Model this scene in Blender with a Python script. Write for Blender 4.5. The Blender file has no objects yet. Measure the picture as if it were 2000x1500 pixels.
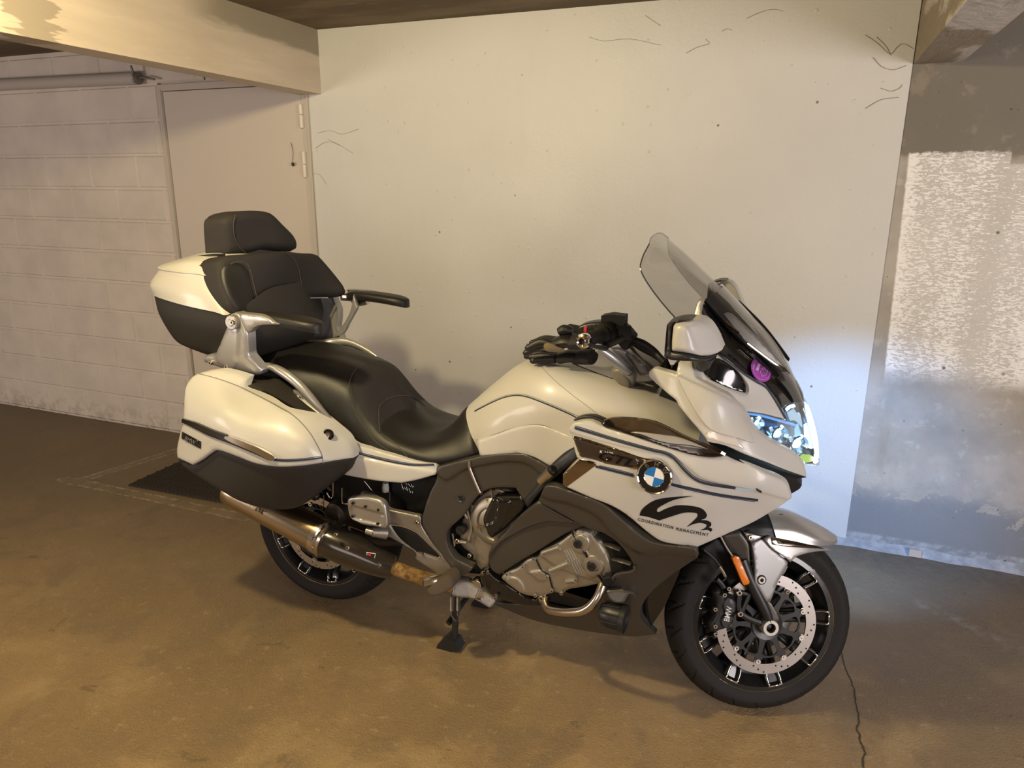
import bpy, bmesh, math, random
import numpy as np
from mathutils import Vector, Matrix
from mathutils.geometry import delaunay_2d_cdt
random.seed(7)
SC = bpy.context.scene
COL = SC.collection
# ------------------------------------------------------------------ camera
YAW, PITCH, ROLL, FPX = 0.3767, 0.2673, 0.0063, 1406.588
_cy, _sy, _cp, _sp = math.cos(YAW), math.sin(YAW), math.cos(PITCH), math.sin(PITCH)
FW = np.array([-_sy*_cp, _cy*_cp, -_sp])
RT0 = np.array([_cy, _sy, 0.0]); UP0 = np.cross(RT0, FW)
RT = math.cos(ROLL)*RT0+math.sin(ROLL)*UP0
UPV = -math.sin(ROLL)*RT0+math.cos(ROLL)*UP0
CAM = np.array([0.0145, -2.20, 1.63])
cd = bpy.data.cameras.new('camera'); cam = bpy.data.objects.new('camera', cd); COL.objects.link(cam)
cd.sensor_width = 36.0; cd.lens = 36.0*FPX/2000.0; cd.clip_start = 0.05; cd.clip_end = 60
cam.matrix_world = Matrix(((RT[0], UPV[0], -FW[0], CAM[0]), (RT[1], UPV[1], -FW[1], CAM[1]), (RT[2], UPV[2], -FW[2], CAM[2]), (0, 0, 0, 1)))
SC.camera = cam
# ------------------------------------------------------------------ world, exposure, large lights
w = bpy.data.worlds.new('world'); SC.world = w; w.use_nodes = True
w.node_tree.nodes['Background'].inputs[0].default_value = (0.5, 0.45, 0.42, 1)
w.node_tree.nodes['Background'].inputs[1].default_value = 0.18
SC.view_settings.view_transform = 'Standard'; SC.view_settings.look = 'None'
SC.view_settings.gamma = 1.0; SC.view_settings.exposure = 0.0; SC.view_settings.use_curve_mapping = False

def area_light(name, loc, target, size, size_y, power, color):
    l = bpy.data.lights.new(name, 'AREA'); l.shape = 'RECTANGLE'; l.size = size; l.size_y = size_y
    l.energy = power; l.color = color
    o = bpy.data.objects.new(name, l); COL.objects.link(o); o.location = loc
    d = Vector(target)-Vector(loc); o.rotation_euler = d.to_track_quat('-Z', 'Y').to_euler()
    return o
# warm ceiling lamp between the beams, in front of the bike on the left
_l = bpy.data.lights.new('warm_ceiling_lamp', 'POINT'); _l.energy = 112; _l.color = (1.0, 0.82, 0.44); _l.shadow_soft_size = 0.05
_o = bpy.data.objects.new('warm_ceiling_lamp', _l); COL.objects.link(_o); _o.location = (-1.62, -1.20, 2.256)
# daylight coming in from the garage entrance on the right
area_light('entrance_daylight', (3.0, -2.0, 1.25), (0.1, 0.9, 1.15), 1.5, 1.3, 96, (1.0, 0.92, 0.91))
# added soft fill that lifts the far left bay, no real source
area_light('left_bay_fill', (-5.2, -3.6, 1.15), (-4.2, 1.2, 1.3), 1.6, 1.0, 74, (1.0, 0.86, 0.76))
# soft fill added behind the camera as ambient light of the garage
area_light('garage_fill', (-0.5, -6.0, 1.6), (-0.6, 0, 0.9), 3.0, 1.4, 50, (1.0, 0.87, 0.80))

# ------------------------------------------------------------------ geometry helpers
def P(px, py, y):
    """point of the place that the photo shows at pixel px,py at lateral distance y from the bike's centre plane"""
    v = FW+RT*((px-1000)/FPX)+UPV*((750-py)/FPX)
    return CAM+v*((y-CAM[1])/v[1])
def PF(px, py, z=0.0):
    v = FW+RT*((px-1000)/FPX)+UPV*((750-py)/FPX)
    return CAM+v*((z-CAM[2])/v[2])
FR = dict(A=(280, 380, .3), B=(320, 700, .3), C=(840, 560, .3), D=(1200, 440, .25), E=(780, 850, .3), F=(1100, 780, .28),
          G=(1240, 980, .28), H=(420, 900, .27), I=(1000, 600, .16), J=(1090, 800, .2), K=(1320, 600, .24), L=(860, 960, .2),
          M=(500, 640, .23), N=(620, 920, .14), O=(1280, 1040, .24), X=(0, 0, 1))
def c(k, pts):
    ox, oy, s = FR[k]
    return [(ox+p[0]*s, oy+p[1]*s)+tuple(p[2:]) for p in pts]
def Pc(k, X, Y, y):
    ox, oy, s = FR[k]
    return P(ox+X*s, oy+Y*s, y)

def dep(samples):
    if isinstance(samples, (int, float)):
        return lambda q: np.full(len(q), float(samples))
    a = np.array(samples, float); X = a[:, :2]/100.0; n = len(a)
    def ker(A, B):
        r2 = ((A[:, None]-B[None])**2).sum(-1); return 0.5*r2*np.log(r2+1e-9)
    K = ker(X, X)+np.eye(n)*0.05; T = np.hstack([np.ones((n, 1)), X])
    M = np.zeros((n+3, n+3)); M[:n, :n] = K; M[:n, n:] = T; M[n:, :n] = T.T; M[n:, n:] += -1e-6*np.eye(3)
    sol = np.linalg.solve(M, np.r_[a[:, 2], 0, 0, 0])
    def f(q):
        q = np.asarray(q, float)[:, :2]/100.0
        return ker(q, X)@sol[:n]+np.hstack([np.ones((len(q), 1)), q])@sol[n:]
    return f
def addoff(d, o):
    return lambda q: d(q)+o

def cr(p0, p1, p2, p3, t):
    return 0.5*((2*p1)+(-p0+p2)*t+(2*p0-5*p1+4*p2-p3)*t*t+(-p0+3*p1-3*p2+p3)*t**3)
def smooth_closed(pts, step):
    n = len(pts); V = [np.array(p[:2], float) for p in pts]; Cn = [len(p) > 2 and p[2] == 1 for p in pts]
    out = []
    for i in range(n):
        a, b = V[i], V[(i+1) % n]
        p0 = V[i-1] if not Cn[i] else 2*a-b
        p3 = V[(i+2) % n] if not Cn[(i+1) % n] else 2*b-a
        if Cn[i] and Cn[(i+1) % n]: p0, p3 = 2*a-b, 2*b-a
        k = max(1, int(round(np.linalg.norm(b-a)/step)))
        for j in range(k): out.append(cr(p0, a, b, p3, j/k))
    return np.array(out)
def smooth_open(pts, n):
    V = [np.array(p, float) for p in pts]; V = [2*V[0]-V[1]]+V+[2*V[-1]-V[-2]]
    out = []
    for i in range(1, len(V)-2):
        for j in range(n): out.append(cr(V[i-1], V[i], V[i+1], V[i+2], j/n))
    out.append(V[-2]); return np.array(out)
def inside(poly, q):
    x, y = q[:, 0], q[:, 1]; r = np.zeros(len(q), bool); n = len(poly); j = n-1
    for i in range(n):
        xi, yi = poly[i]; xj, yj = poly[j]
        m = (yi > y) != (yj > y)
        with np.errstate(divide='ignore', invalid='ignore'):
            xx = (xj-xi)*(y-yi)/(yj-yi)+xi
        r ^= m & (x < xx); j = i
    return r
def dist_poly(poly, q, closed=True):
    A = poly; B = np.roll(poly, -1, axis=0)
    if not closed: A, B = poly[:-1], poly[1:]
    best = np.full(len(q), 1e9)
    for a, b in zip(A, B):
        ab = b-a; L = (ab@ab)+1e-12; t = np.clip(((q-a)@ab)/L, 0, 1)
        d = np.hypot(*(q-(a+t[:, None]*ab)).T); best = np.minimum(best, d)
    return best

def finish(name, verts, faces, mat, parent=None, smooth=35, mats=None, fm=None, label=None, kind=None, fixn=True):
    me = bpy.data.meshes.new(name); me.from_pydata([tuple(map(float, v)) for v in verts], [], [tuple(f) for f in faces])
    if mats:
        for m in mats: me.materials.append(m)
        if fm is not None: me.polygons.foreach_set('material_index', fm)
    else: me.materials.append(mat)
    if fixn:
        bm = bmesh.new(); bm.from_mesh(me); bmesh.ops.recalc_face_normals(bm, faces=bm.faces); bm.to_mesh(me); bm.free()
    if smooth:
        me.polygons.foreach_set('use_smooth', [True]*len(me.polygons)); me.set_sharp_from_angle(angle=math.radians(smooth))
    me.update(); o = bpy.data.objects.new(name, me); COL.objects.link(o)
    if parent is not None: o.parent = parent
    if label: o['label'] = label
    if kind: o['kind'] = kind
    return o

def mirrored(o, parent=None):
    me = o.data.copy(); c2 = o.copy(); c2.data = me
    for v in me.vertices: v.co.y = -v.co.y
    me.flip_normals(); COL.objects.link(c2); c2.parent = parent if parent is not None else twin(o.parent)
    return c2
TWINS = {}
def twin(g):
    """the left-hand assembly that answers to a right-hand one"""
    if g is None or g.type != 'EMPTY' or g.name.split('.')[0] not in ('passenger_armrest', 'pannier', 'mirror'): return g
    if g.name not in TWINS:
        t = bpy.data.objects.new(g.name, None); COL.objects.link(t); t.parent = g.parent; TWINS[g.name] = t
        if g.name == 'pannier': t.location = (-.10, -.02, -.075)
    return TWINS[g.name]

class MB:
    """collects shapes and links them as one mesh"""
    def __init__(s): s.v = []; s.f = []; s.m = []
    def add(s, V, F, mi=0):
        b = len(s.v); s.v += [tuple(map(float, v)) for v in V]; s.f += [tuple(i+b for i in f) for f in F]; s.m += [mi]*len(F); return s
    def box(s, lo, hi, mi=0, M=None):
        V = [(x, y, z) for x in (lo[0], hi[0]) for y in (lo[1], hi[1]) for z in (lo[2], hi[2])]
        if M is not None: V = [tuple(M@Vector(v)) for v in V]
        return s.add(V, [(0, 1, 3, 2), (4, 6, 7, 5), (0, 4, 5, 1), (2, 3, 7, 6), (0, 2, 6, 4), (1, 5, 7, 3)], mi)
    def tube(s, pts, r, n=10, mi=0, sub=6, cap=True, flat=None, fb=1):
        pts = [np.array(p, float) for p in pts]
        if np.isscalar(r): r = [r]*len(pts)
        if len(pts) > 2 and sub > 1:
            q = smooth_open([np.r_[p, rr] for p, rr in zip(pts, r)], sub); pts = [a[:3] for a in q]; r = [a[3] for a in q]
        V = []; F = []; prev = None
        for i, p in enumerate(pts):
            t = pts[min(i+1, len(pts)-1)]-pts[max(i-1, 0)]; t = t/(np.linalg.norm(t)+1e-12)
            if prev is None:
                a = np.array([0, 1., 0]) if abs(t[1]) < .9 else np.array([0, 0, 1.])
            else: a = prev
            a = a-t*(a@t); a /= np.linalg.norm(a)+1e-12; b = np.cross(t, a); prev = a
            for k in range(n):
                th = 2*math.pi*k/n
                V.append(p+r[i]*(math.cos(th)*a*(flat or 1)+math.sin(th)*b*fb))
        for i in range(len(pts)-1):
            for k in range(n): F.append((i*n+k, i*n+(k+1) % n, (i+1)*n+(k+1) % n, (i+1)*n+k))
        if cap: F.append(tuple(range(n-1, -1, -1))); F.append(tuple((len(pts)-1)*n+k for k in range(n)))
        return s.add(V, F, mi)
    def cyl(s, a, b, r, n=20, mi=0, r2=None):
        return s.tube([a, b], [r, r if r2 is None else r2], n=n, mi=mi, sub=1)
    def lathe(s, prof, ctr, axis=(0, 1, 0), n=48, mi=0, closed=False, fn=None):
        """prof: (radius, distance along axis)"""
        ax = np.array(axis, float); ax /= np.linalg.norm(ax)
        a = np.array([1., 0, 0]) if abs(ax[0]) < .9 else np.array([0, 0, 1.]); a -= ax*(a@ax); a /= np.linalg.norm(a); b = np.cross(ax, a)
        V = []; m = len(prof)
        for k in range(n):
            th = 2*math.pi*k/n; d = math.cos(th)*a+math.sin(th)*b
            for j, (r, h) in enumerate(prof):
                if fn: r, h = fn(r, h, th, j)
                V.append(np.array(ctr)+d*r+ax*h)
        F = []
        for k in range(n):
            for j in range(m if closed else m-1):
                F.append((k*m+j, k*m+(j+1) % m, ((k+1) % n)*m+(j+1) % m, ((k+1) % n)*m+j))
        return s.add(V, F, mi)
    def bolt(s, p, r, d=(0, -1, 0), h=.004, mi=0, mi2=None, n=14):
        d = np.array(d, float); d /= np.linalg.norm(d); p = np.array(p, float)
        s.lathe([(0, h*.55), (r*.42, h*.55), (r*.5, h), (r*.85, h), (r, h*.6), (r, -h)], p, d, n=n, mi=mi)
        if mi2 is not None: s.lathe([(0, h*.7), (r*.45, h*.7)], p, d, n=6, mi=mi2)
        return s
    def build(s, name, mat, parent=None, **k):
        if isinstance(mat, (list, tuple)): return finish(name, s.v, s.f, None, parent, mats=mat, fm=s.m, **k)
        return finish(name, s.v, s.f, mat, parent, **k)

def panel_geo(outline, d, th=.02, rnd=.008, dir=(0, 1, 0), step=8, bumps=(), holes=(), proj=None):
    if not callable(d): d = dep(d)
    B = smooth_closed(outline, step)
    keep = [0]
    for i in range(1, len(B)):
        if np.hypot(*(B[i]-B[keep[-1]])) > .25: keep.append(i)
    B = B[keep]; HB = [smooth_closed(h, step*.8) for h in holes]
    D = np.array(dir, float)
    mpp = 0.00172
    lo, hi = B.min(0), B.max(0)
    gx, gy = np.meshgrid(np.arange(lo[0], hi[0], step), np.arange(lo[1], hi[1], step*.866))
    gx = gx+(np.arange(gx.shape[0])[:, None] % 2)*step*.5
    G = np.stack([gx.ravel(), gy.ravel()], 1)
    def dd(q):
        r = dist_poly(B, q)
        for h in HB: r = np.minimum(r, dist_poly(h, q))
        return r
    def ins(q):
        r = inside(B, q)
        for h in HB: r &= ~inside(h, q)
        return r
    G = G[ins(G)] if len(G) else G
    rp = rnd/mpp
    if len(G): G = G[dd(G) > max(min(rp, step*2)*1.05, step*.45)]
    for bp in bumps:
        if len(G): G = G[dist_poly(smooth_closed(bp[0], step), G) > bp[2]*.5+step*.45]
    ex = []
    if rnd > 0:
        for L in [B]+HB:
            nx = np.roll(L, -1, 0)-np.roll(L, 1, 0); nx /= np.linalg.norm(nx, axis=1)[:, None]+1e-9; nr = np.stack([-nx[:, 1], nx[:, 0]], 1)
            for fr in (.12, .4, .8):
                for sg in (1, -1):
                    q = L+sg*nr*rp*fr; m = ins(q)
                    q = q[m]
                    if len(q): q = q[dd(q) > rp*fr*.85]
                    if len(q): ex.append(q)
    for bp in bumps:
        bl = smooth_closed(bp[0], step) if bp[0] is not None else None
        if bl is not None:
            for o_ in (-.5, -.17, .17, .5):
                nx = np.roll(bl, -1, 0)-np.roll(bl, 1, 0); nx /= np.linalg.norm(nx, axis=1)[:, None]+1e-9; nr = np.stack([-nx[:, 1], nx[:, 0]], 1)
                q = bl+nr*o_*bp[2]; q = q[ins(q)]
                if len(q): q = q[dd(q) > 1.5]
                if len(q) and o_ in (-.17, .17): q = q[::1]
                if len(q): ex.append(q)
    pts = np.concatenate([B]+HB+ex+([G] if len(G) else []))
    edges = []; o = 0
    for L in [B]+HB:
        edges += [(o+i, o+(i+1) % len(L)) for i in range(len(L))]; o += len(L)
    vo, eo, fo, *_ = delaunay_2d_cdt([Vector(p) for p in pts], edges, [], 0, 1e-4)
    V2 = np.array([tuple(v) for v in vo])
    cen = np.array([V2[list(f)].mean(0) for f in fo]); ok = ins(cen)
    F = [tuple(f) for f, k in zip(fo, ok) if k]
    used = sorted({i for f in F for i in f}); mp = {u: i for i, u in enumerate(used)}
    V2 = V2[used]; F = [tuple(mp[i] for i in f) for f in F]
    yy = d(V2); dist = dd(V2)
    off = np.zeros(len(V2))
    if rnd > 0:
        t = np.clip(dist/rp, 0, 1); off += rnd*(1-np.sqrt(np.clip(1-(1-t)**2, 0, 1)))
    for bp in bumps:
        poly, amp, soft = bp[:3]
        bl = smooth_closed(poly, step)
        s_ = dist_poly(bl, V2)*np.where(inside(bl, V2), 1, -1)
        t = np.clip(s_/soft+.5, 0, 1); off += -amp*(t*t*(3-2*t))
    if proj: V3 = np.array([proj(q, y_) for q, y_ in zip(V2, yy)])
    else: V3 = np.array([P(q[0], q[1], y_) for q, y_ in zip(V2, yy)])
    V3 = V3+D[None]*off[:, None]
    n = len(V3); ecount = {}
    for f in F:
        for a, b in ((f[0], f[1]), (f[1], f[2]), (f[2], f[0])):
            ecount[(a, b)] = 1
    side = [(a, b) for (a, b) in ecount if (b, a) not in ecount]
    back = V3+D[None]*(th+np.maximum(0, rnd-off)*0)[:, None] if np.ndim(th) else V3+D[None]*th
    FF = list(F)+[tuple(i+n for i in reversed(f)) for f in F]+[(b, a, a+n, b+n) for a, b in side]
    return np.concatenate([V3, back]), FF

def panel(name, outline, d, mat, parent, th=.02, rnd=.008, dir=(0, 1, 0), step=8, bumps=(), holes=(), mirror=False, smooth=40, label=None, kind=None):
    V, F = panel_geo(outline, d, th, rnd, dir, step, bumps, holes)
    o = finish(name, V, F, mat, parent, smooth=smooth, label=label, kind=kind)
    if mirror: mirrored(o)
    return o

def stripline(name, line, width, d, mat, parent, th=.0015, n=5, off=-.001, label=None, mirror=False, w2=None, rawline=False):
    """thin applied strip following a pixel polyline"""
    L = smooth_open([p[:2] for p in line], n) if not rawline else np.array(line, float)
    t = np.gradient(L, axis=0); t /= np.linalg.norm(t, axis=1)[:, None]; nr = np.stack([-t[:, 1], t[:, 0]], 1)
    ww = np.full(len(L), width/2.0) if w2 is None else np.interp(np.linspace(0, 1, len(L)), np.linspace(0, 1, len(w2)), w2)/2
    a, b = L+nr*ww[:, None], L-nr*ww[:, None]
    ya, yb = d(a)+off, d(b)+off
    A3 = [P(*q, y) for q, y in zip(a, ya)]; B3 = [P(*q, y) for q, y in zip(b, yb)]; m = len(L)
    A4 = [p+np.array([0, th, 0]) for p in A3]; B4 = [p+np.array([0, th, 0]) for p in B3]
    F = []
    for i in range(m-1):
        F += [(i, i+1, m+i+1, m+i), (2*m+i, 3*m+i, 3*m+i+1, 2*m+i+1), (i, 2*m+i, 2*m+i+1, i+1), (m+i, m+i+1, 3*m+i+1, 3*m+i)]
    F += [(0, m, 3*m, 2*m), (m-1, 3*m-1, 4*m-1, 2*m-1)]
    o = finish(name, A3+B3+A4+B4, F, mat, parent, smooth=30, label=label)
    if mirror: mirrored(o)
    return o

def text_mesh(txt, bold=False, shear=0, spacing=1.0, extrude=0.0):
    cu = bpy.data.curves.new('lettering', 'FONT'); cu.body = txt; cu.size = 1; cu.shear = shear; cu.space_character = spacing
    cu.align_x = 'CENTER'; cu.align_y = 'CENTER'; cu.extrude = extrude; cu.resolution_u = 3
    if bold: cu.offset = 0.008
    o = bpy.data.objects.new('lettering', cu); COL.objects.link(o); bpy.context.view_layer.update()
    me = bpy.data.meshes.new_from_object(o, depsgraph=bpy.context.evaluated_depsgraph_get())
    V = np.array([tuple(v.co) for v in me.vertices]); F = [tuple(p.vertices) for p in me.polygons]
    bpy.data.objects.remove(o); bpy.data.curves.remove(cu); bpy.data.meshes.remove(me)
    return V, F
def text_on(name, txt, cx, cy, width, height, ang, d, mat, parent, off=-.002, label=None, **k):
    V, F = text_mesh(txt, extrude=.01, **k)
    lo, hi = V.min(0), V.max(0); x = (V[:, 0]-(lo[0]+hi[0])/2)/(hi[0]-lo[0])*width; y = (V[:, 1]-(lo[1]+hi[1])/2)/(hi[1]-lo[1])*height
    a = math.radians(ang); qx = cx+x*math.cos(a)+y*math.sin(a); qy = cy+x*math.sin(a)-y*math.cos(a)
    q = np.stack([qx, qy], 1); yy = d(q)+off+np.where(V[:, 2] > 0, 0, .0015)
    V3 = [P(a_, b_, y_) for (a_, b_), y_ in zip(q, yy)]
    return finish(name, V3, F, mat, parent, smooth=0, label=label)

def loft(name, stations, mat, parent, nu=5, nv=5, sym=True, smooth=50, caps=True, closed_ring=False, label=None, th=None):
    rows = []
    for st in stations:
        st = [np.array(p, float) for p in st]
        if sym:
            r = [p*np.array([1, -1, 1]) for p in st if abs(p[1]) > 1e-6][::-1]
            st = st+r
        rows.append(smooth_open(st, nu))
    rows = np.array(rows)
    m = rows.shape[1]
    cols = [smooth_open(list(rows[:, j]), nv) for j in range(m)]
    G = np.stack(cols, 1); n = G.shape[0]
    V = G.reshape(-1, 3); F = []
    for i in range(n-1):
        for j in range(m-1): F.append((i*m+j, (i+1)*m+j, (i+1)*m+j+1, i*m+j+1))
    if th:
        nrm = np.zeros_like(G); du = np.gradient(G, axis=0); dv = np.gradient(G, axis=1); nrm = np.cross(du, dv); nrm /= np.linalg.norm(nrm, axis=2)[..., None]+1e-12
        V2 = (G+nrm*th).reshape(-1, 3); k = n*m; F2 = [tuple(i+k for i in reversed(f)) for f in F]
        S = []
        for i in range(n-1): S += [(i*m, i*m+k, (i+1)*m+k, (i+1)*m), (i*m+m-1, (i+1)*m+m-1, (i+1)*m+m-1+k, i*m+m-1+k)]
        for j in range(m-1): S += [(j, j+1, j+1+k, j+k), ((n-1)*m+j, (n-1)*m+j+k, (n-1)*m+j+1+k, (n-1)*m+j+1)]
        V = np.concatenate([V, V2]); F = F+F2+S
    elif closed_ring or caps:
        for i in range(n-1): F.append((i*m+m-1, (i+1)*m+m-1, (i+1)*m, i*m))
        F.append(tuple(range(m))); F.append(tuple((n-1)*m+j for j in range(m-1, -1, -1)))
    return finish(name, V, F, mat, parent, smooth=smooth, label=label)

def empty(name, loc=(0, 0, 0), parent=None, label=None, cat=None, group=None):
    o = bpy.data.objects.new(name, None); COL.objects.link(o); o.location = loc; o.empty_display_size = .1
    if parent is not None: o.parent = parent
    if label: o['label'] = label
    if cat: o['category'] = cat
    if group: o['group'] = group
    return o
def tag(o, label, cat, group=None, kind=None):
    o['label'] = label; o['category'] = cat
    if group: o['group'] = group
    if kind: o['kind'] = kind
    return o

# ------------------------------------------------------------------ materials
def mat(name, col, rough=.5, metal=0., coat=0., coatr=.08, bump=None, emis=None, es=0., spec=None, ior=None, var=None):
    m = bpy.data.materials.new(name); m.use_nodes = True; nt = m.node_tree; b = nt.nodes['Principled BSDF']
    b.inputs['Base Color'].default_value = (*col, 1); b.inputs['Roughness'].default_value = rough; b.inputs['Metallic'].default_value = metal
    b.inputs['Coat Weight'].default_value = coat; b.inputs['Coat Roughness'].default_value = coatr
    if spec is not None: b.inputs['Specular IOR Level'].default_value = spec
    if emis: b.inputs['Emission Color'].default_value = (*emis, 1); b.inputs['Emission Strength'].default_value = es
    tc = None
    if bump or var:
        tc = nt.nodes.new('ShaderNodeTexCoord')
    if bump:
        nz = nt.nodes.new('ShaderNodeTexNoise'); nz.inputs['Scale'].default_value = bump[0]; nz.inputs['Detail'].default_value = 4
        bp = nt.nodes.new('ShaderNodeBump'); bp.inputs['Strength'].default_value = bump[1]; bp.inputs['Distance'].default_value = .002
        nt.links.new(tc.outputs['Object'], nz.inputs['Vector']); nt.links.new(nz.outputs['Fac'], bp.inputs['Height']); nt.links.new(bp.outputs['Normal'], b.inputs['Normal'])
    if var:
        nz = nt.nodes.new('ShaderNodeTexNoise'); nz.inputs['Scale'].default_value = var[0]; nz.inputs['Detail'].default_value = 5
        r = nt.nodes.new('ShaderNodeValToRGB'); r.color_ramp.elements[0].position = .35; r.color_ramp.elements[1].position = .65
        r.color_ramp.elements[0].color = (*col, 1); r.color_ramp.elements[1].color = (*var[1], 1)
        nt.links.new(tc.outputs['Object'], nz.inputs['Vector']); nt.links.new(nz.outputs['Fac'], r.inputs['Fac']); nt.links.new(r.outputs['Color'], b.inputs['Base Color'])
    return m
WHITE = mat('pearl_white_paint', (.52, .505, .47), .42, 0, .25, .12)
GREY = mat('satin_dark_grey_metallic', (.088, .080, .070), .40, .6, .12, .3)
SILVER = mat('silver_paint', (.40, .39, .385), .34, .55, .3, .15)
HANG = mat('footrest_casting', (.27, .25, .22), .36, .6, .1, bump=(260, .2))
GUARD = mat('fork_guard_grey', (.235, .23, .228), .38, .45, .1)
ALU = mat('cast_aluminium', (.44, .42, .38), .36, .85, bump=(220, .15))
ENG = mat('engine_casting', (.42, .39, .33), .42, .8, bump=(300, .25))
CHROME = mat('chrome', (.82, .81, .80), .07, 1.0)
DCHROME = mat('dark_chrome', (.34, .29, .23), .10, 1.0)
BLACKP = mat('black_plastic', (.006, .006, .006), .55, spec=.3)
BLACKS = mat('satin_black', (.016, .016, .017), .38)
BLACKG = mat('gloss_black', (.008, .008, .009), .08, 0, .6, .03)
CASE = mat('textured_black_case', (.020, .017, .014), .62, bump=(500, .2))
LEATHER = mat('black_leather', (.010, .009, .008), .46, bump=(450, .25))
FABRIC = mat('black_seat_fabric', (.016, .013, .013), .75, bump=(700, .3))
STITCH = mat('seat_stitching', (.07, .06, .05), .7)
RUBBER = mat('tyre_rubber', (.012, .0105, .0098), .7, bump=(260, .2), spec=.3)
RIMB = mat('wheel_black', (.012, .012, .013), .3, .2, .4)
DISC = mat('brake_disc_steel', (.50, .47, .455), .30, 1.0)
HOLE = mat('dark_recess', (.004, .004, .004), .9)
TITAN = mat('titanium_can', (.46, .37, .25), .27, 1.0, bump=(120, .1))
CARBON = mat('carbon_sleeve', (.030, .024, .018), .22, .2, .7)
RUST = mat('rusty_header', (.16, .085, .03), .65, .4, bump=(150, .8), var=(60, (.42, .26, .09)))
STEEL = mat('brushed_steel', (.58, .52, .44), .25, 1.0)
ORANGE = mat('orange_reflector', (.78, .20, .01), .3, 0, .5)
NAVY = mat('navy_pinstripe', (.010, .018, .040), .6)
WHITEINK = mat('white_ink', (.75, .75, .75), .5)
GREYINK = mat('grey_ink', (.20, .20, .20), .4)
BLUE = mat('emblem_blue', (.015, .17, .50), .25, 0, .5)
EWHITE = mat('emblem_white', (.80, .80, .80), .25, 0, .5)
PURPLE = mat('purple_sticker', (.40, .06, .46), .5)
LILAC = mat('lilac_ink', (.62, .42, .66), .5)
RED = mat('red_switch', (.65, .03, .04), .35)
TANF = mat('tan_glove_patch', (.16, .12, .07), .8)
LGREY = mat('pale_plastic', (.42, .42, .38), .5)
def glassmat(name, tint, refl=.10, rough=.02):
    m = bpy.data.materials.new(name); m.use_nodes = True; nt = m.node_tree; nt.nodes.clear()
    o = nt.nodes.new('ShaderNodeOutputMaterial'); mx = nt.nodes.new('ShaderNodeMixShader'); t = nt.nodes.new('ShaderNodeBsdfTransparent')
    g = nt.nodes.new('ShaderNodeBsdfGlossy'); fr = nt.nodes.new('ShaderNodeLayerWeight'); pw = nt.nodes.new('ShaderNodeMath'); pw.operation = 'POWER'; pw.inputs[1].default_value = 4.0; ma = nt.nodes.new('ShaderNodeMath'); ma.operation = 'ADD'
    t.inputs[0].default_value = (*tint, 1); g.inputs['Roughness'].default_value = rough; g.inputs['Color'].default_value = (.9, .9, .9, 1)
    fr.inputs[0].default_value = .5; ma.inputs[1].default_value = refl; ma.use_clamp = True; p2 = nt.nodes.new('ShaderNodeMath'); p2.operation = 'MULTIPLY'; p2.inputs[1].default_value = .5
    nt.links.new(fr.outputs['Facing'], pw.inputs[0]); nt.links.new(pw.outputs[0], p2.inputs[0]); nt.links.new(p2.outputs[0], ma.inputs[0]); nt.links.new(ma.outputs[0], mx.inputs[0]); nt.links.new(t.outputs[0], mx.inputs[1]); nt.links.new(g.outputs[0], mx.inputs[2]); nt.links.new(mx.outputs[0], o.inputs[0])
    return m
SCREEN = glassmat('windscreen_acrylic', (.86, .86, .86), .05)
SMOKE = glassmat('smoked_deflector', (.42, .34, .25), .10, .16)
LENS = glassmat('headlight_lens', (.93, .97, 1.0), .06)
GLOW = mat('headlight_glow', (.8, .9, 1), .4, emis=(.62, .88, 1.0), es=2.4)
GLOW2 = mat('headlight_bulb', (.8, .9, 1), .4, emis=(.80, .95, 1.0), es=9.0)
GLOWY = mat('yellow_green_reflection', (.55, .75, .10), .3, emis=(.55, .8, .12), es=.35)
MIRG = mat('mirror_glass', (.7, .7, .7), .02, 1.0)

# ------------------------------------------------------------------ node expressions
class NX:
    def __init__(s, nt, sock): s.nt = nt; s.s = sock
    def _m(s, op, o=None, o3=None, clamp=False):
        n = s.nt.nodes.new('ShaderNodeMath'); n.operation = op; n.use_clamp = clamp
        for i, v in enumerate((s, o, o3)):
            if v is None: continue
            if isinstance(v, NX): s.nt.links.new(v.s, n.inputs[i])
            else: n.inputs[i].default_value = v
        return NX(s.nt, n.outputs[0])
    def __add__(s, o): return s._m('ADD', o)
    def __radd__(s, o): return s._m('ADD', o)
    def __sub__(s, o): return s._m('SUBTRACT', o)
    def __rsub__(s, o): return (s*-1)+o
    def __mul__(s, o): return s._m('MULTIPLY', o)
    def __rmul__(s, o): return s._m('MULTIPLY', o)
    def mx(s, o): return s._m('MAXIMUM', o)
    def mn(s, o): return s._m('MINIMUM', o)
    def abs(s): return s._m('ABSOLUTE')
    def sq(s): return s._m('SQRT')
    def cl(s): return s._m('ADD', 0.0, clamp=True)
    def step(s, a, b):      # smooth 0->1 from a to b
        n = s.nt.nodes.new('ShaderNodeMapRange'); n.interpolation_type = 'SMOOTHSTEP'
        s.nt.links.new(s.s, n.inputs[0]); n.inputs[1].default_value = a; n.inputs[2].default_value = b; n.inputs[3].default_value = 0; n.inputs[4].default_value = 1
        if a > b: n.inputs[1].default_value = b; n.inputs[2].default_value = a; n.inputs[3].default_value = 1; n.inputs[4].default_value = 0
        return NX(s.nt, n.outputs[0])
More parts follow.
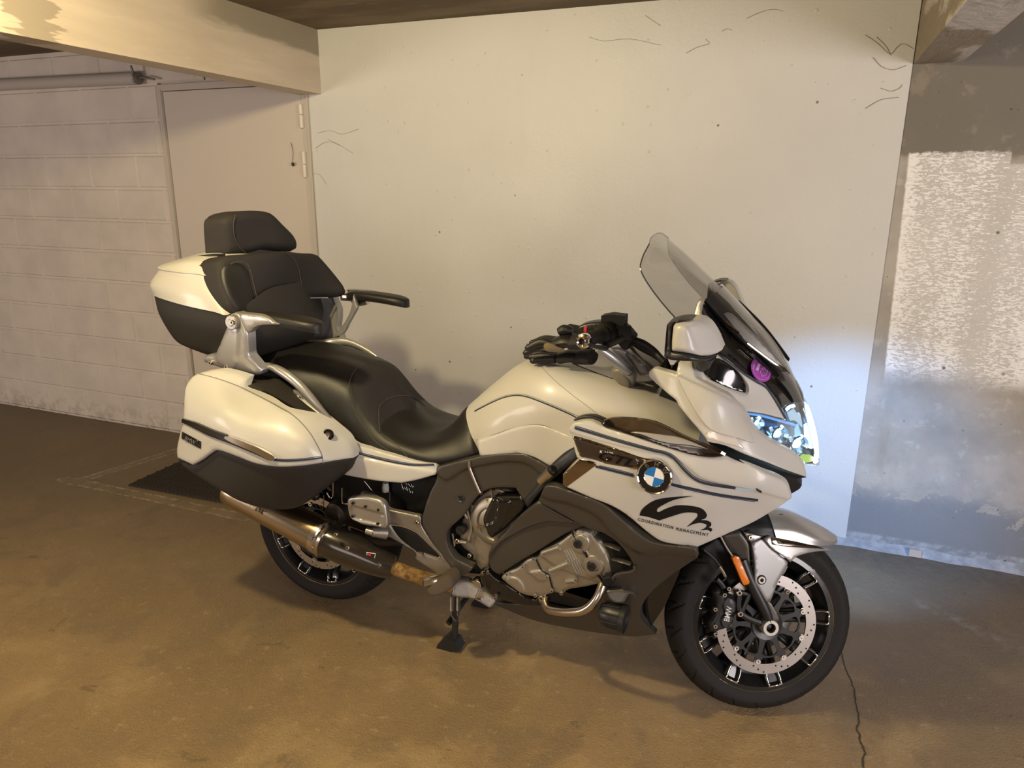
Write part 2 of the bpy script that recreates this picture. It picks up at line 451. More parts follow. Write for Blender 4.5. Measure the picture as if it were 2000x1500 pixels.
class SM:
    def __init__(s, name, rough=.8, spec=.3):
        s.m = bpy.data.materials.new(name); s.m.use_nodes = True; s.nt = s.m.node_tree; s.b = s.nt.nodes['Principled BSDF']
        s.b.inputs['Roughness'].default_value = rough; s.b.inputs['Specular IOR Level'].default_value = spec
        s.tc = s.nt.nodes.new('ShaderNodeTexCoord'); sp = s.nt.nodes.new('ShaderNodeSeparateXYZ'); s.nt.links.new(s.tc.outputs['Object'], sp.inputs[0])
        s.x, s.y, s.z = (NX(s.nt, sp.outputs[i]) for i in range(3)); s.vec = s.tc.outputs['Object']; s.col = None
    def map(s, sc, loc=(0, 0, 0), rot=(0, 0, 0)):
        n = s.nt.nodes.new('ShaderNodeMapping'); n.inputs['Scale'].default_value = sc; n.inputs['Location'].default_value = loc; n.inputs['Rotation'].default_value = rot; s.nt.links.new(s.vec, n.inputs[0]); return n.outputs[0]
    def noise(s, scale, detail=4, rough=.55, vec=None, dist=0):
        n = s.nt.nodes.new('ShaderNodeTexNoise'); n.inputs['Scale'].default_value = scale; n.inputs['Detail'].default_value = detail; n.inputs['Roughness'].default_value = rough; n.inputs['Distortion'].default_value = dist
        s.nt.links.new(vec or s.vec, n.inputs['Vector']); return NX(s.nt, n.outputs['Fac'])
    def voro(s, scale, vec=None, feat='F1'):
        n = s.nt.nodes.new('ShaderNodeTexVoronoi'); n.feature = feat; n.inputs['Scale'].default_value = scale; s.nt.links.new(vec or s.vec, n.inputs['Vector']); return NX(s.nt, n.outputs['Distance'])
    def base(s, col):
        n = s.nt.nodes.new('ShaderNodeRGB'); n.outputs[0].default_value = (*col, 1); s.col = n.outputs[0]
    def over(s, fac, col):
        n = s.nt.nodes.new('ShaderNodeMix'); n.data_type = 'RGBA'
        s.nt.links.new(fac.s, n.inputs[0]); s.nt.links.new(s.col, n.inputs[6]); n.inputs[7].default_value = (*col, 1); s.col = n.outputs[2]
    def scale(s, fac):      # multiply colour by a factor
        n = s.nt.nodes.new('ShaderNodeVectorMath'); n.operation = 'SCALE'; s.nt.links.new(s.col, n.inputs[0]); s.nt.links.new(fac.s, n.inputs[3]); s.col = n.outputs[0]
    def seg(s, x, y, ax, ay, bx, by):
        dx, dy = bx-ax, by-ay; L2 = dx*dx+dy*dy
        t = (((x-ax)*dx+(y-ay)*dy)*(1/L2)).cl(); ex = (x-ax)-t*dx; ey = (y-ay)-t*dy
        return (ex*ex+ey*ey).sq()
    def done(s, height=None, strength=.5, dist=.004, rough=None):
        s.nt.links.new(s.col, s.b.inputs['Base Color'])
        if height is not None:
            bp = s.nt.nodes.new('ShaderNodeBump'); bp.inputs['Strength'].default_value = strength; bp.inputs['Distance'].default_value = dist
            s.nt.links.new(height.s, bp.inputs['Height']); s.nt.links.new(bp.outputs[0], s.b.inputs['Normal'])
        if rough is not None: s.nt.links.new(rough.s, s.b.inputs['Roughness'])
        return s.m

# white painted concrete
m = SM('white_painted_concrete', .45, .35); m.base((.595, .585, .56))
n1 = m.noise(1.3, 3); n2 = m.noise(9, 5, .6, m.map((1, 1, .35))); n3 = m.noise(70, 3); pit = m.voro(7.5, m.map((1, 1, 1), (.3, 0, .2))); pit2 = m.voro(17)
m.scale(n1.step(.3, .7)*.07+.96); m.over(n2.step(.55, .75)*.10, (.50, .46, .40))
sel = m.noise(2.6, 1).step(.42, .60); p1 = pit.step(.05, .025)*sel; p2 = pit2.step(.060, .030)*sel*m.noise(5, 0).step(.45, .6)
m.over(p1*.8, (.10, .08, .06)); m.over(p2*.45, (.16, .13, .10))
M_WHITEWALL = m.done(n2*.5+n3*.15+n1*.5-p1*.6+m.voro(11).step(.10, .03)*.35, .85, .007)
# painted block work
m = SM('painted_block_wall', .75, .25); m.base((.60, .54, .49))
n2 = m.noise(5, 5); n3 = m.noise(90, 3); m.scale(n2.step(.3, .7)*.12+.93); dirt = m.noise(14, 4, .7)
m.over(m.z.step(.22, 0)*dirt.step(.45, .62)*.5, (.30, .24, .18)); m.over(m.voro(6).step(.03, .015)*.6, (.15, .11, .08))
M_BLOCK = m.done(n2*.6+n3*.25, .45, .005)
# door paint
m = SM('door_paint', .5, .3); m.base((.56, .50, .44)); m.scale(m.noise(3, 3)*.06+.97); M_DOOR = m.done()
m = SM('door_frame_paint', .5, .3); m.base((.50, .45, .40)); M_DFRAME = m.done()
# beam concrete
m = SM('board_marked_beam', .8, .2); m.base((.66, .56, .44))
vv = m.map((1, .35, 2.2)); n1 = m.noise(2.5, 5, .6, vv); n2 = m.noise(30, 4, .6, m.map((1, .15, 1))); band = m.noise(60, 2, .5, m.map((.2, .02, 1)))
m.scale(n1.step(.3, .7)*.22+.80); lab = m.z*14.0; bd = m.voro(1.0, m.map((.01, .01, 7.0)))
m.over(bd.step(.03, .0)*.45, (.22, .17, .11))
yd = m.y+(m.noise(22, 3, .6, m.map((1, .15, 1)))-.5)*.35
patch = yd.step(-.40, -.38)*yd.step(-.22, -.24); top = (m.z+(n1-.5)*.25).step(2.27, 2.31)*m.y.step(.3, .6)
m.over(patch*.85, (.33, .28, .215)); m.over(top*.85, (.25, .215, .155)); m.over(n2.step(.62, .75)*.3, (.72, .65, .50))
M_BEAM = m.done(n2*.5+n1*.5+bd.step(0, .05)*.6, .6, .006)
m = SM('rough_beam_soffit', .85, .2); m.base((.30, .25, .19))
n1 = m.noise(7, 6, .65, m.map((1, .35, 1), rot=(0, 0, .6)), 1.2); n2 = m.noise(40, 4)
m.over(m.noise(5, 5, .6, m.map((1, .3, 1), rot=(0, 0, .5)), .6).step(.48, .58)*.85, (.60, .56, .52)); m.scale(n2*.25+.85)
M_SOFFIT = m.done(n1*1.0+n2*.2, .9, .02)
# ceiling
m = SM('board_marked_ceiling', .85, .15); m.base((.15, .115, .075))
n1 = m.noise(4, 5, .6, m.map((.25, 1, 1))); n2 = m.noise(26, 4, .6, m.map((.15, 1, 1)))
m.over(n1.step(.45, .7)*.6, (.29, .23, .155)); m.over(n2.step(.62, .72)*.4, (.46, .40, .30)); M_CEIL = m.done(n2*.6+n1*.4, .5, .005)
# right concrete part of the wall
m = SM('patched_concrete_wall', .7, .3); m.base((.42, .385, .335))
n1 = m.noise(3, 5, .6); n2 = m.noise(16, 5, .65); n3 = m.noise(60, 3, .6)
m.scale(n1.step(.3, .72)*.34+.72); m.over(n2.step(.56, .7)*.30, (.60, .56, .50)); m.over(m.noise(5, 4, .6, m.map((1, 1, .4))).step(.55, .7)*.5, (.27, .23, .17))
zz = m.z+(n2-.5)*.07+(n1-.5)*.05
m.over(zz.step(1.745, 1.775)*.9, (.165, .145, .115)); m.over((m.noise(8, 5, .6).step(.58, .66))*zz.step(1.75, 1.8)*.35, (.34, .29, .22))
# roller-painted white patch with vertical passes and fine torn texture
xs = m.x-(m.z-1.775)*.0; passes = m.noise(1.0, 0, .5, m.map((9, 0, .25))); tear = m.noise(52, 3, .6, m.map((1, 1, 3.0)), .8)
wz = (m.z+(m.noise(20, 4, .6)-.5)*.05+(m.noise(4, 2)-.5)*.05)
pm = wz.step(.79, .90)*wz.step(1.778, 1.768)*(m.x+(1.78-m.z)*(-.030)+(m.noise(40, 2)-.5)*.008).step(.378, .388)*(m.x.step(.745, .740)+m.z.step(1.735, 1.72)).cl()
dens = passes*.45+m.z.step(.75, 1.5)*.0+.38
tm = (tear+(passes-.5)*.45).step(.38, .50)
m.over(pm*(tm*.58+.42), (.86, .84, .81))
# bluish grey floor-level paint, peeled along its upper edge
pe = m.noise(11, 6, .68, m.map((1, 1, 1.5)), .5)
low = (m.z+(m.noise(3.0, 3)-.5)*.30).step(.38, .22); peel = (pe+m.z.step(.42, .05)*.30-m.x.step(.3, 1.1)*.05).step(.52, .545)
m.over(low*peel*.92, (.205, .215, .225)); m.over(m.z.step(.075, .06)*n2.step(.35, .6)*.55, (.50, .51, .52))
p1 = m.voro(9).step(.075, .045)*m.noise(3.1, 1).step(.40, .5); m.over(p1*.8, (.07, .06, .05)); p2 = m.voro(22).step(.09, .05)*m.noise(7, 0).step(.5, .6); m.over(p2*.6, (.10, .085, .07))
M_CONC = m.done(n2*.5+n3*.2-p1*.7+pm*tm*.35, .6, .006)
# floor
m = SM('worn_concrete_floor', .5, .35); m.base((.34, .235, .12))
n0 = m.noise(.8, 4, .6); n1 = m.noise(3.2, 6, .62, None, .4); n2 = m.noise(24, 6, .7); n3 = m.noise(140, 3, .6)
m.scale(n0.step(.25, .75)*.45+.68); m.over(n1.step(.50, .68)*.42, (.50, .36, .18)); m.over(m.noise(5, 5, .6, None, .6).step(.50, .66)*.6, (.22, .16, .095))
m.over(n3.step(.55, .75)*.35, (.48, .36, .20)); m.over(n3.step(.42, .25)*.35, (.15, .11, .06)); m.over(n2.step(.56, .70)*.42, (.56, .42, .24)); m.over(n2.step(.42, .30)*.4, (.16, .115, .065)); 
m.over(m.x.step(-.1, .6)*m.y.step(-.5, .6)*.62, (.175, .150, .125)); m.over(m.y.step(.95, 1.2)*n2.step(.35, .6)*.5, (.11, .095, .075)); m.over((m.y+(n1-.5)*1.2).step(-.95, .45)*m.x.step(-.7, -1.9)*.78, (.135, .10, .062))  # last layer: shade of the far-left floor painted into its colour
sp = m.voro(26).step(.045, .02)*m.noise(9, 0).step(.55, .62); m.over(sp*.8, (.66, .58, .45)); m.over(m.noise(7, 5, .7, None, .5).step(.64, .70)*.5, (.105, .08, .05))
wx, wy = m.x+(m.noise(16, 4, .7)-.5)*.045, m.y+(m.noise(16, 4, .7, m.map((1, 1, 1), (3, 1, 0)))-.5)*.045
ta = m.seg(wx, wy, -3.68, .408, -3.50, 1.25).mn(m.seg(wx, wy, -3.78, .42, -2.48, .417)); edge = m.noise(13, 5, .7).step(.38, .55)
m.over(ta.step(.035, .022)*edge*.16, (.42, .34, .22)); m.over((ta-.030).abs().step(.010, .003)*edge*n2.step(.35, .6)*.6, (.55, .47, .34))
cx, cy = m.x+(m.noise(9, 4, .6)-.5)*.05, m.y+(m.noise(9, 4, .6, m.map((1, 1, 1), (2, 5, 0)))-.5)*.05
cr_ = m.seg(cx, cy, .285, .42, .33, .14).mn(m.seg(cx, cy, .33, .14, .335, .02)).mn(m.seg(cx, cy, .335, .02, .345, -.5))
m.over(cr_.step(.0035, .0012)*.85, (.035, .028, .02))
st = m.seg(wx, wy, .62, .83, .92, .62).step(.05, .01)*n2.step(.45, .6); m.over(st*.5, (.35, .33, .31))
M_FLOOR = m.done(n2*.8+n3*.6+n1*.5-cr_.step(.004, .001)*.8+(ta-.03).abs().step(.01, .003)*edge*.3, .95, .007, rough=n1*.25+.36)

# ------------------------------------------------------------------ room
WY = 1.277
def struct(name, mb, mt, **k):
    o = mb.build(name, mt, smooth=k.pop('smooth', 0), **k); o['kind'] = 'structure'; return o
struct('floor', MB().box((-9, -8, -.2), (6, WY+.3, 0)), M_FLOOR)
struct('ceiling', MB().box((-9, -8, 2.422), (6, WY+.3, 2.62)), M_CEIL)
struct('wall_back', MB().box((-2.56, WY, 0), (.349, WY+.25, 2.422)), M_WHITEWALL)
struct('wall_back_right', MB().box((.349, WY+.006, 0), (6, WY+.25, 2.422)), M_CONC)
struct('wall_left', MB().box((-9.2, -8, 0), (-9, WY+.3, 2.422)), M_BLOCK)
struct('wall_right', MB().box((6, -8, 0), (6.2, WY+.3, 2.422)), M_CONC)
struct('wall_front', MB().box((-9, -8.2, 0), (6, -8, 2.422)), M_CONC)
# block work: every block face stands slightly proud of its joints
bw = MB(); bw.box((-9, WY+.007, 0), (-3.639, WY+.25, 2.422)); bw.box((-3.639, WY+.03, 2.198), (-2.56, WY+.25, 2.422)); 
def blockface(x0, x1, z0, z1, j=.0055, ch=.008):
    a, b, e, f = x0+j, x1-j, z0+j, z1-j; y0, y1 = WY+.008, WY
    V = [(a, y0, e), (b, y0, e), (b, y0, f), (a, y0, f), (a+ch, y1, e+ch), (b-ch, y1, e+ch), (b-ch, y1, f-ch), (a+ch, y1, f-ch)]
    bw.add(V, [(4, 5, 6, 7), (0, 1, 5, 4), (1, 2, 6, 5), (2, 3, 7, 6), (3, 0, 4, 7)])
for r in range(13):
    z0, z1 = max(0, .2*r+.005-.2), min(2.422, .2*r+.005)
    if z1 <= z0: continue
    ph = -4.875 if r % 2 == 0 else -4.675
    k = -12
    while True:
        x0 = ph+.4*k; x1 = x0+.4; k += 1
        if x0 > -2.56: break
        if x1 < -9: continue
        lim = -3.639 if z0 < 2.19 else -2.56
        if z0 < 2.19 and x0 >= lim: continue
        zz0 = z0 if not (z0 < 2.198 < z1 and x0 > -3.64) else 2.198
        blockface(max(x0, -9), min(x1, lim), zz0, z1)
struct('wall_back_left', bw, M_BLOCK)
# door in its steel frame
dr = empty('door_1'); dr['kind'] = 'structure'
fr = MB(); fr.box((-3.639, WY-.004, 0), (-3.601, WY+.06, 2.198)); fr.box((-3.601, WY-.004, 2.163), (-2.56, WY+.06, 2.198)); fr.box((-2.607, WY-.002, 0), (-2.572, WY+.06, 2.163)); fr.box((-3.612, WY-.010, 0), (-3.604, WY, 2.17))
fr.box((-2.572, WY-.011, 0), (-2.560, WY+.06, 2.198)); fr.build('door_frame', M_DFRAME, dr, smooth=0)
MB().box((-3.597, WY+.004, .006), (-2.611, WY+.045, 2.159)).build('door_leaf', M_DOOR, dr, smooth=0)
for z0, z1 in ((2.005, 2.055), (1.935, 2.001), (1.745, 1.81), (1.675, 1.741)):
    MB().cyl((-2.609, WY-.008, z0), (-2.609, WY-.008, z1), .0125, 14).build('hinge', mat('hinge_paint', (.66, .62, .55), .4), dr)
# concrete beams running towards the camera
struct('trim_1', MB().box((-2.608, -8, 2.105), (-2.475, WY, 2.422)), M_BEAM)
rb = MB(); rb.box((.353, -8, 2.112), (.522, WY+.006, 2.422)); struct('trim_2', rb, M_SOFFIT)
rb = MB()
N = 60
for i in range(N):      # rough cement fillet at the foot of the wall
    xa, xb = .20+5.8*i/N, .20+5.8*(i+1)/N; ha, hb = .035+.008*math.sin(i*1.7), .035+.008*math.sin((i+1)*1.7); da, db = .022+.006*math.sin(i*2.3), .022+.006*math.sin((i+1)*2.3)
    rb.add([(xa, WY+.006, ha), (xb, WY+.006, hb), (xa, WY-da, 0), (xb, WY-db, 0)], [(0, 1, 3, 2)])
struct('baseboard_back', rb, mat('pale_blue_grey_cement', (.40, .41, .43), .7, bump=(60, .8), var=(25, (.26, .27, .28))))
# ------------------------------------------------------------------ small things on the walls and floor
pp = MB(); pp.cyl((-6.2, 1.235, 2.262), (-3.735, 1.235, 2.235), .036, 24)
pipe = empty('wall_pipe', (0, 0, 0), None, 'grey painted pipe running level high on the block wall left of the door', 'pipe')
pp.build('pipe_tube', mat('pipe_paint', (.42, .38, .35), .6), pipe)
q = MB(); q.lathe([(0, 0), (.02, 0), (.036, -.008), (.036, -.03)], (-3.72, 1.235, 2.235), (1, 0, 0), 20); q.tube([(-3.72, 1.235, 2.235), (-3.68, 1.22, 2.235), (-3.60, 1.235, 2.222)], .006); q.tube([(-3.735, 1.21, 2.262), (-3.742, 1.205, 2.30)], .007)
q.build('end_cap', mat('pipe_cap_metal', (.20, .18, .16), .5, .5), pipe)
sp = MB(); sp.tube([tuple(P(568, 278, 1.272)), tuple(P(572, 296, 1.271)), tuple(P(571, 316, 1.270))], .0012, 5); sp.lathe([(0, .013), (.007, .008), (.009, 0), (.006, -.008), (0, -.011)], tuple(P(572, 321, 1.266)), (0, 0, 1), 10)
tag(sp.build('dead_spider', mat('dust_brown', (.06, .045, .03), .9)), 'tiny dark dead spider hanging on a thread by the door hinge', 'spider')
def webs(name, lines, label, r=.0009):
    b_ = MB()
    for L in lines: b_.tube([tuple(P(x, y, 1.274)) for x, y in L], r, 5, sub=4)
    tag(b_.build(name, mat('dusty_cobweb', (.22, .18, .13), 1.0)), label, 'cobweb', kind='stuff')
webs('cobweb', [c2_ for c2_ in ([(1690, 68), (1715, 85), (1738, 105), (1752, 92), (1765, 85), (1784, 95)], [(1705, 112), (1722, 130), (1745, 136), (1770, 128)], [(1720, 172), (1740, 178), (1757, 172), (1762, 165)], [(1690, 212), (1720, 195), (1756, 190)], [(1740, 108), (1730, 90), (1712, 72)])], 'dusty cobweb strands in the upper right corner of the white wall')
webs('cobweb', [[(620, 260), (645, 255), (668, 262), (700, 252)], [(616, 290), (630, 280), (645, 277), (664, 284)], [(640, 272), (668, 286), (690, 300)], [(610, 338), (625, 342), (637, 360)]], 'faint cobweb threads on the white wall just right of the door hinges', .0006)
webs('cobweb', [[(1340, 104), (1362, 92), (1385, 85), (1378, 76)], [(1410, 61), (1420, 56), (1430, 59)], [(1458, 36), (1485, 24), (1510, 18), (1530, 22)], [(1260, 30), (1290, 50)], [(1150, 72), (1180, 80), (1230, 76), (1290, 88)]], 'dark cobweb wisps under the ceiling at the top middle of the white wall', .0007)
tag(MB().box((.615, WY-.028, .004), (.665, WY-.02, .040)).build('cover_plate', mat('beige_plate', (.50, .42, .36), .6)), 'small beige square cover plate at the foot of the bare concrete wall', 'plate')
# rubber mat: open honeycomb-like ribs
a0, a1 = PF(250, 949), PF(437, 984); e1 = a1-a0; L1 = np.linalg.norm(e1); e1 /= L1; e2 = np.array([-e1[1], e1[0], 0]); a2 = PF(342, 900)-a0
L1, L2 = .95, 1.1*abs(a2@e2)+.30; sk = (a2@e1)/(a2@e2)
rm = MB()
def mp_(u, v, z): return a0+e1*u+(e2)*v+np.array([0, 0, z])
nu, nv = 34, 22; V = []; Fm = []
for i in range(nu*4+1):
    for j in range(nv*4+1):
        u, v = L1*i/(nu*4), L2*j/(nv*4)
        h = .010+.007*math.sin(2*math.pi*(i/4.0+.25*math.sin(j/4.0*math.pi)))*math.cos(math.pi*j/4.0)
        if i in (0, nu*4) or j in (0, nv*4): h = .002
        V.append(mp_(u, v, h))
mm = nv*4+1
for i in range(nu*4):
    for j in range(nv*4): Fm.append((i*mm+j, (i+1)*mm+j, (i+1)*mm+j+1, i*mm+j+1))
rm.add(V, Fm)
tag(rm.build('floor_mat', mat('mat_rubber', (.022, .018, .015), .6), fixn=False), 'black ribbed rubber mat lying on the floor by the block wall', 'mat')

# ================================================================== motorcycle
BK = empty('motorcycle', (0, 0, 0), None, 'white and grey touring motorcycle on its centre stand with top case and panniers', 'motorcycle')
BK['facing'] = 'right'
def grp(name, parent=BK, loc=(0, 0, 0)): return empty(name, loc, parent)
# ---- wheels
def wheel(parent, R, W, rr, tag_front):
    """built round the origin, axle along y; right side is -y"""
    n = 540
    prof = []
    for a in np.linspace(-1.95, 1.95, 33):
        y = math.sin(a)*W/2 if abs(a) < math.pi/2 else math.copysign(W/2*(1-(abs(a)-math.pi/2)*.28), a)
        if abs(a) < math.pi/2: r = R-(R-rr-.012)*.60*(1-math.cos(a))
        else: r = R-(R-rr-.012)*(.60+.40*((abs(a)-math.pi/2)/.379))
        prof.append((r, y, a))
    per = 2*math.pi/(22 if tag_front else 16)
    def gro(r, h, th, j):
        a = prof[j][2]
        if abs(a) < 1.35 and abs(a) > .12:
            u = (th+(.16 if a > 0 else 0)-abs(a)*.14*(1 if tag_front else -1)) % per
            u2 = (th+.5*per+(.16 if a > 0 else 0)-abs(a)*.05) % per
            if u < .032 and abs(a) > .25: r -= .006
            if u2 < .024 and .12 < abs(a) < .8: r -= .006
        return r, h
    t = MB(); t.lathe([(p[0], p[1]) for p in prof], (0, 0, 0), (0, 1, 0), n=n, fn=gro)
    rim = MB(); b = W*.42
    rim.lathe([(rr-.004, -b-.004), (rr+.012, -b-.002), (rr+.013, -b+.006), (rr+.002, -b+.012), (rr-.012, -b+.03), (rr-.020, -.01), (rr-.020, .01), (rr-.012, b-.03), (rr+.002, b-.012), (rr+.013, b-.006), (rr+.012, b+.002), (rr-.004, b+.004), (rr-.012, b-.01), (rr-.030, .02), (rr-.030, -.02), (rr-.012, -b+.01)], (0, 0, 0), (0, 1, 0), n=120, closed=True)
    rim.lathe([(.012, -.06), (.045, -.06), (.052, -.04), (.052, .04), (.045, .06), (.012, .06)], (0, 0, 0), (0, 1, 0), n=40)
    ro = rim.build('wheel_rim', RIMB, parent); 
    t.build('tyre', RUBBER, parent, smooth=25)
    sil = MB().lathe([(rr+.0120, -b-.0045), (rr+.0145, -b-.001), (rr+.0125, -b+.003), (rr+.0105, -b-.003)], (0, 0, 0), (0, 1, 0), n=120, closed=True); sil.build('rim_edge', STEEL, parent)
    for k in range(9):
        th = math.radians(4+40*k); s = MB(); e = MB()
        for sg in (-1, 1):
            pts = []
            for r_, q, yy in ((.045, .012, -.022), (.10, .011, -.026), (.16, .015, -.032), (rr-.030, .020, -b*.80), (rr-.010, .020, -b*.93)):
                pts.append((r_*math.cos(th)-sg*q*math.sin(th), yy, r_*math.sin(th)+sg*q*math.cos(th)))
            s.tube(pts, [.009, .008, .008, .007, .006], 8)
            s.tube([(p[0], -p[1], p[2]) for p in pts], [.009, .008, .008, .007, .006], 8)
            e.tube([(p[0]*1.0, p[1]-.0075, p[2]) for p in pts[2:]], .0016, 6)
        V = []; 
        for r_, q, yy in ((.05, .012, -.02), (.16, .014, -.026), (rr-.03, .019, -b*.72), (rr-.01, .019, -b*.85)):
            for sg in (-1, 1): V.append((r_*math.cos(th)-sg*q*math.sin(th), yy, r_*math.sin(th)+sg*q*math.cos(th)))
        V += [(v[0], -v[1], v[2]) for v in V]
        s.add(V, [(0, 1, 3, 2), (2, 3, 5, 4), (4, 5, 7, 6), (8, 10, 11, 9), (10, 12, 13, 11), (12, 14, 15, 13)])
        sp_ = s.build('spoke', RIMB, parent)
        for sg in (-1, 1): e.tube([((rr-.016)*math.cos(th)-sg*.020*math.sin(th), -b*.93-.007, (rr-.016)*math.sin(th)+sg*.020*math.cos(th)), ((rr-.003)*math.cos(th)-sg*.020*math.sin(th), -b-.004, (rr-.003)*math.sin(th)+sg*.020*math.cos(th))], .0028, 6)
        e.tube([((rr-.004)*math.cos(th)-sg*.020*math.sin(th), -b-.004, (rr-.004)*math.sin(th)+sg*.020*math.cos(th)) for sg in (-1, 1)], .0028, 6)
        V = e.v; sp_.data.materials.append(CHROME)
        bm = bmesh.new(); bm.from_mesh(sp_.data); vs = [bm.verts.new(v) for v in e.v]
        for f in e.f:
            try: nf = bm.faces.new([vs[i] for i in f]); nf.material_index = 1; nf.smooth = True
            except ValueError: pass
        bm.to_mesh(sp_.data); bm.free()
    return ro
def rotor(parent, yc, ro=.160, ri=.128):
    rg = MB(); rg.lathe([(ri, yc-.0025), (ro, yc-.0025), (ro, yc+.0025), (ri, yc+.0025)], (0, 0, 0), (0, 1, 0), n=108, closed=True)
    sg_ = -1 if yc < 0 else 1
    for k in range(36):
        for q, rr_ in enumerate((.1535, .1465, .138)):
            if (k+q) % 3: continue
            th = 2*math.pi*(k+.3*q)/36
            rg.lathe([(0, sg_*.0029), (.0030, sg_*.0029)], (rr_*math.cos(th), yc, rr_*math.sin(th)), (0, 1, 0), n=8, mi=1)
    for k in range(9):      # inner lugs of the ring
        th = math.radians(20+40*k)
        rg.lathe([(0, -.0024), (.011, -.0024), (.011, .0024), (0, .0024)], (.124*math.cos(th), yc, .124*math.sin(th)), (0, 1, 0), n=14)
    r_ = rg.build('brake_disc', [DISC, HOLE], parent)
    def circ(rad, n_=60, a0_=0, cx=0, cz=0): return [(cx+rad*math.cos(a0_+2*math.pi*i/n_), cz+rad*math.sin(a0_+2*math.pi*i/n_)) for i in range(n_)]
    out = []
    for k in range(90):
        th = 2*math.pi*k/90; d_ = abs(((th-math.radians(20)+math.pi/9) % (2*math.pi/9))-math.pi/9)
        rad = .108+.014*max(0, 1-(d_/.14)**2); out.append((rad*math.cos(th)*1000, rad*math.sin(th)*1000))
    hol = []
    for k in range(9):
        th = math.radians(0+40*k); h = []
        for dr_, dt in ((.054, -.13), (.054, .13), (.076, .245), (.097, .25), (.103, 0), (.097, -.25), (.076, -.245)):
            h.append((dr_*math.cos(th+dt)*1000, dr_*math.sin(th+dt)*1000))
        hol.append(h)
    V, F = panel_geo(out, 0.0, .005, .0, (0, 1, 0), 5, holes=hol, proj=lambda q, y: np.array([q[0]/1000, yc+sg_*.004-(.005 if sg_ > 0 else 0), q[1]/1000]))
    cb = MB(); cb.add(V, F); cb.lathe([(.02, -.004), (.048, -.010), (.052, .01)], (0, yc, 0), (0, 1, 0), n=36)
    cb.build('disc_carrier', BLACKS, parent)
    for k in range(9):
        th = math.radians(20+40*k); b_ = MB().lathe([(0, sg_*.003), (.0035, sg_*.003), (.0035, sg_*.0075), (.0075, sg_*.0075), (.0085, sg_*.005), (.0085, -sg_*.003)], (.121*math.cos(th), yc, .121*math.sin(th)), (0, 1, 0), n=16)
        b_.build('rivet', CHROME, parent)
    return r_
FRK = grp('front_fork')     # steering assembly, turned to the bike's left
TILT = math.radians(27.0); STEER = math.radians(28.0)
kx = np.array([-math.sin(TILT), 0, math.cos(TILT)])
AX = Vector((0, 0, .299))
Rst = Matrix.Rotation(STEER, 4, Vector(kx))
FRK.matrix_local = Matrix.Translation(AX)@Rst
def S(px, py, y):
    """pixel -> point in the steered frame, at lateral distance y of that frame"""
    a = (Rst.inverted()@(Vector(CAM)-AX)); v = Vector(FW+RT*((px-1000)/FPX)+UPV*((750-py)/FPX)); b = Rst.inverted().to_3x3()@v
    t = (y-a.y)/b.y; return np.array(a+b*t)
FWH = grp('front_wheel'); FWH.matrix_local = Matrix.Translation(AX)@Rst
wheel(FWH, .300, .122, .2165, True); rotor(FWH, -.074); rotor(FWH, .074)
REAR = grp('rear_wheel', loc=(-1.64, 0, .314))
wheel(REAR, .314, .188, .2165, False)
rot_r = rotor(REAR, -.085, .155, .125)
FWAX = MB(); FWAX.lathe([(.0135, -.104), (.015, -.112), (.024, -.112), (.0265, -.106), (.0265, -.07)], (0, 0, 0), (0, 1, 0), n=30); FWAX.lathe([(.0138, -.109), (.0135, -.08), (0, -.08)], (0, 0, 0), (0, 1, 0), n=24, mi=1)
FWAX.build('axle', [mat('axle_nut_steel', (.66, .64, .58), .3, .8), HOLE], FWH)
def sp_panel(name, outline, d, m_, th=.02, rnd=.006, mirror=True, bumps=(), holes=(), parent=FRK, step=7, dir=(0, 1, 0)):
    V, F = panel_geo(outline, d, th, rnd, dir, step, bumps, holes, proj=lambda q, y: S(q[0], q[1], y))
    o = finish(name, V, F, m_, parent, smooth=40)
    if mirror: mirrored(o)
    return o
# wheel carrier arms of the fork
fl = MB(); fl.tube([S(*c('G', [(745, 400)])[0], -.088), S(*c('G', [(800, 540)])[0], -.092), S(*c('G', [(900, 740)])[0], -.097), S(*c('G', [(940, 840)])[0], -.098)], [.020, .019, .017, .014], 12)
fl.tube([S(*c('G', [(725, 640)])[0], -.088), S(*c('G', [(740, 780)])[0], -.09), S(*c('G', [(940, 870)])[0], -.092)], [.009, .010, .011], 8)
fl.tube([S(*c('G', [(800, 640)])[0], -.088), S(*c('G', [(740, 780)])[0], -.09)], .008, 8); fl.tube([S(*c('G', [(725, 630)])[0], -.085), S(*c('G', [(800, 650)])[0], -.085)], .008, 8)
o = fl.build('fork_leg', BLACKS, FRK); mirrored(o)
for X_, Y_ in ((735, 783), (728, 636)): MB().bolt(S(*c('G', [(X_, Y_)])[0], -.100), .009, mi=0, mi2=1).build('bolt', [STEEL, HOLE], FRK)
sp_panel('fork_leg', c('G', [(905, 660, 1), (950, 705), (1000, 790), (1010, 840, 1), (960, 830), (915, 760)]), -.092, GREY, .02, .003, mirror=False)
# fork cover (grey) and upper black sleeve
sp_panel('fork_cover', c('G', [(600, 240, 1), (660, 215), (740, 205, 1), (800, 290), (812, 400), (822, 560), (805, 585, 1), (770, 540), (690, 390), (640, 310)]), [(1405, 1050, -.085), (1445, 1040, -.10), (1470, 1140, -.105), (1430, 1090, -.085)], GREY, .05, .012)
sp_panel('fork_sleeve', c('G', [(455, 330, 1), (590, 240, 1), (680, 380), (740, 560), (760, 640, 1), (690, 640), (640, 560), (560, 420)]), -.060, BLACKP, .04, .008)
sp_panel('fork_sleeve', c('G', [(740, 205, 1), (800, 225), (815, 290), (850, 560), (920, 720, 1), (870, 700), (815, 590), (812, 400), (790, 290)]), -.085, BLACKG, .03, .003)
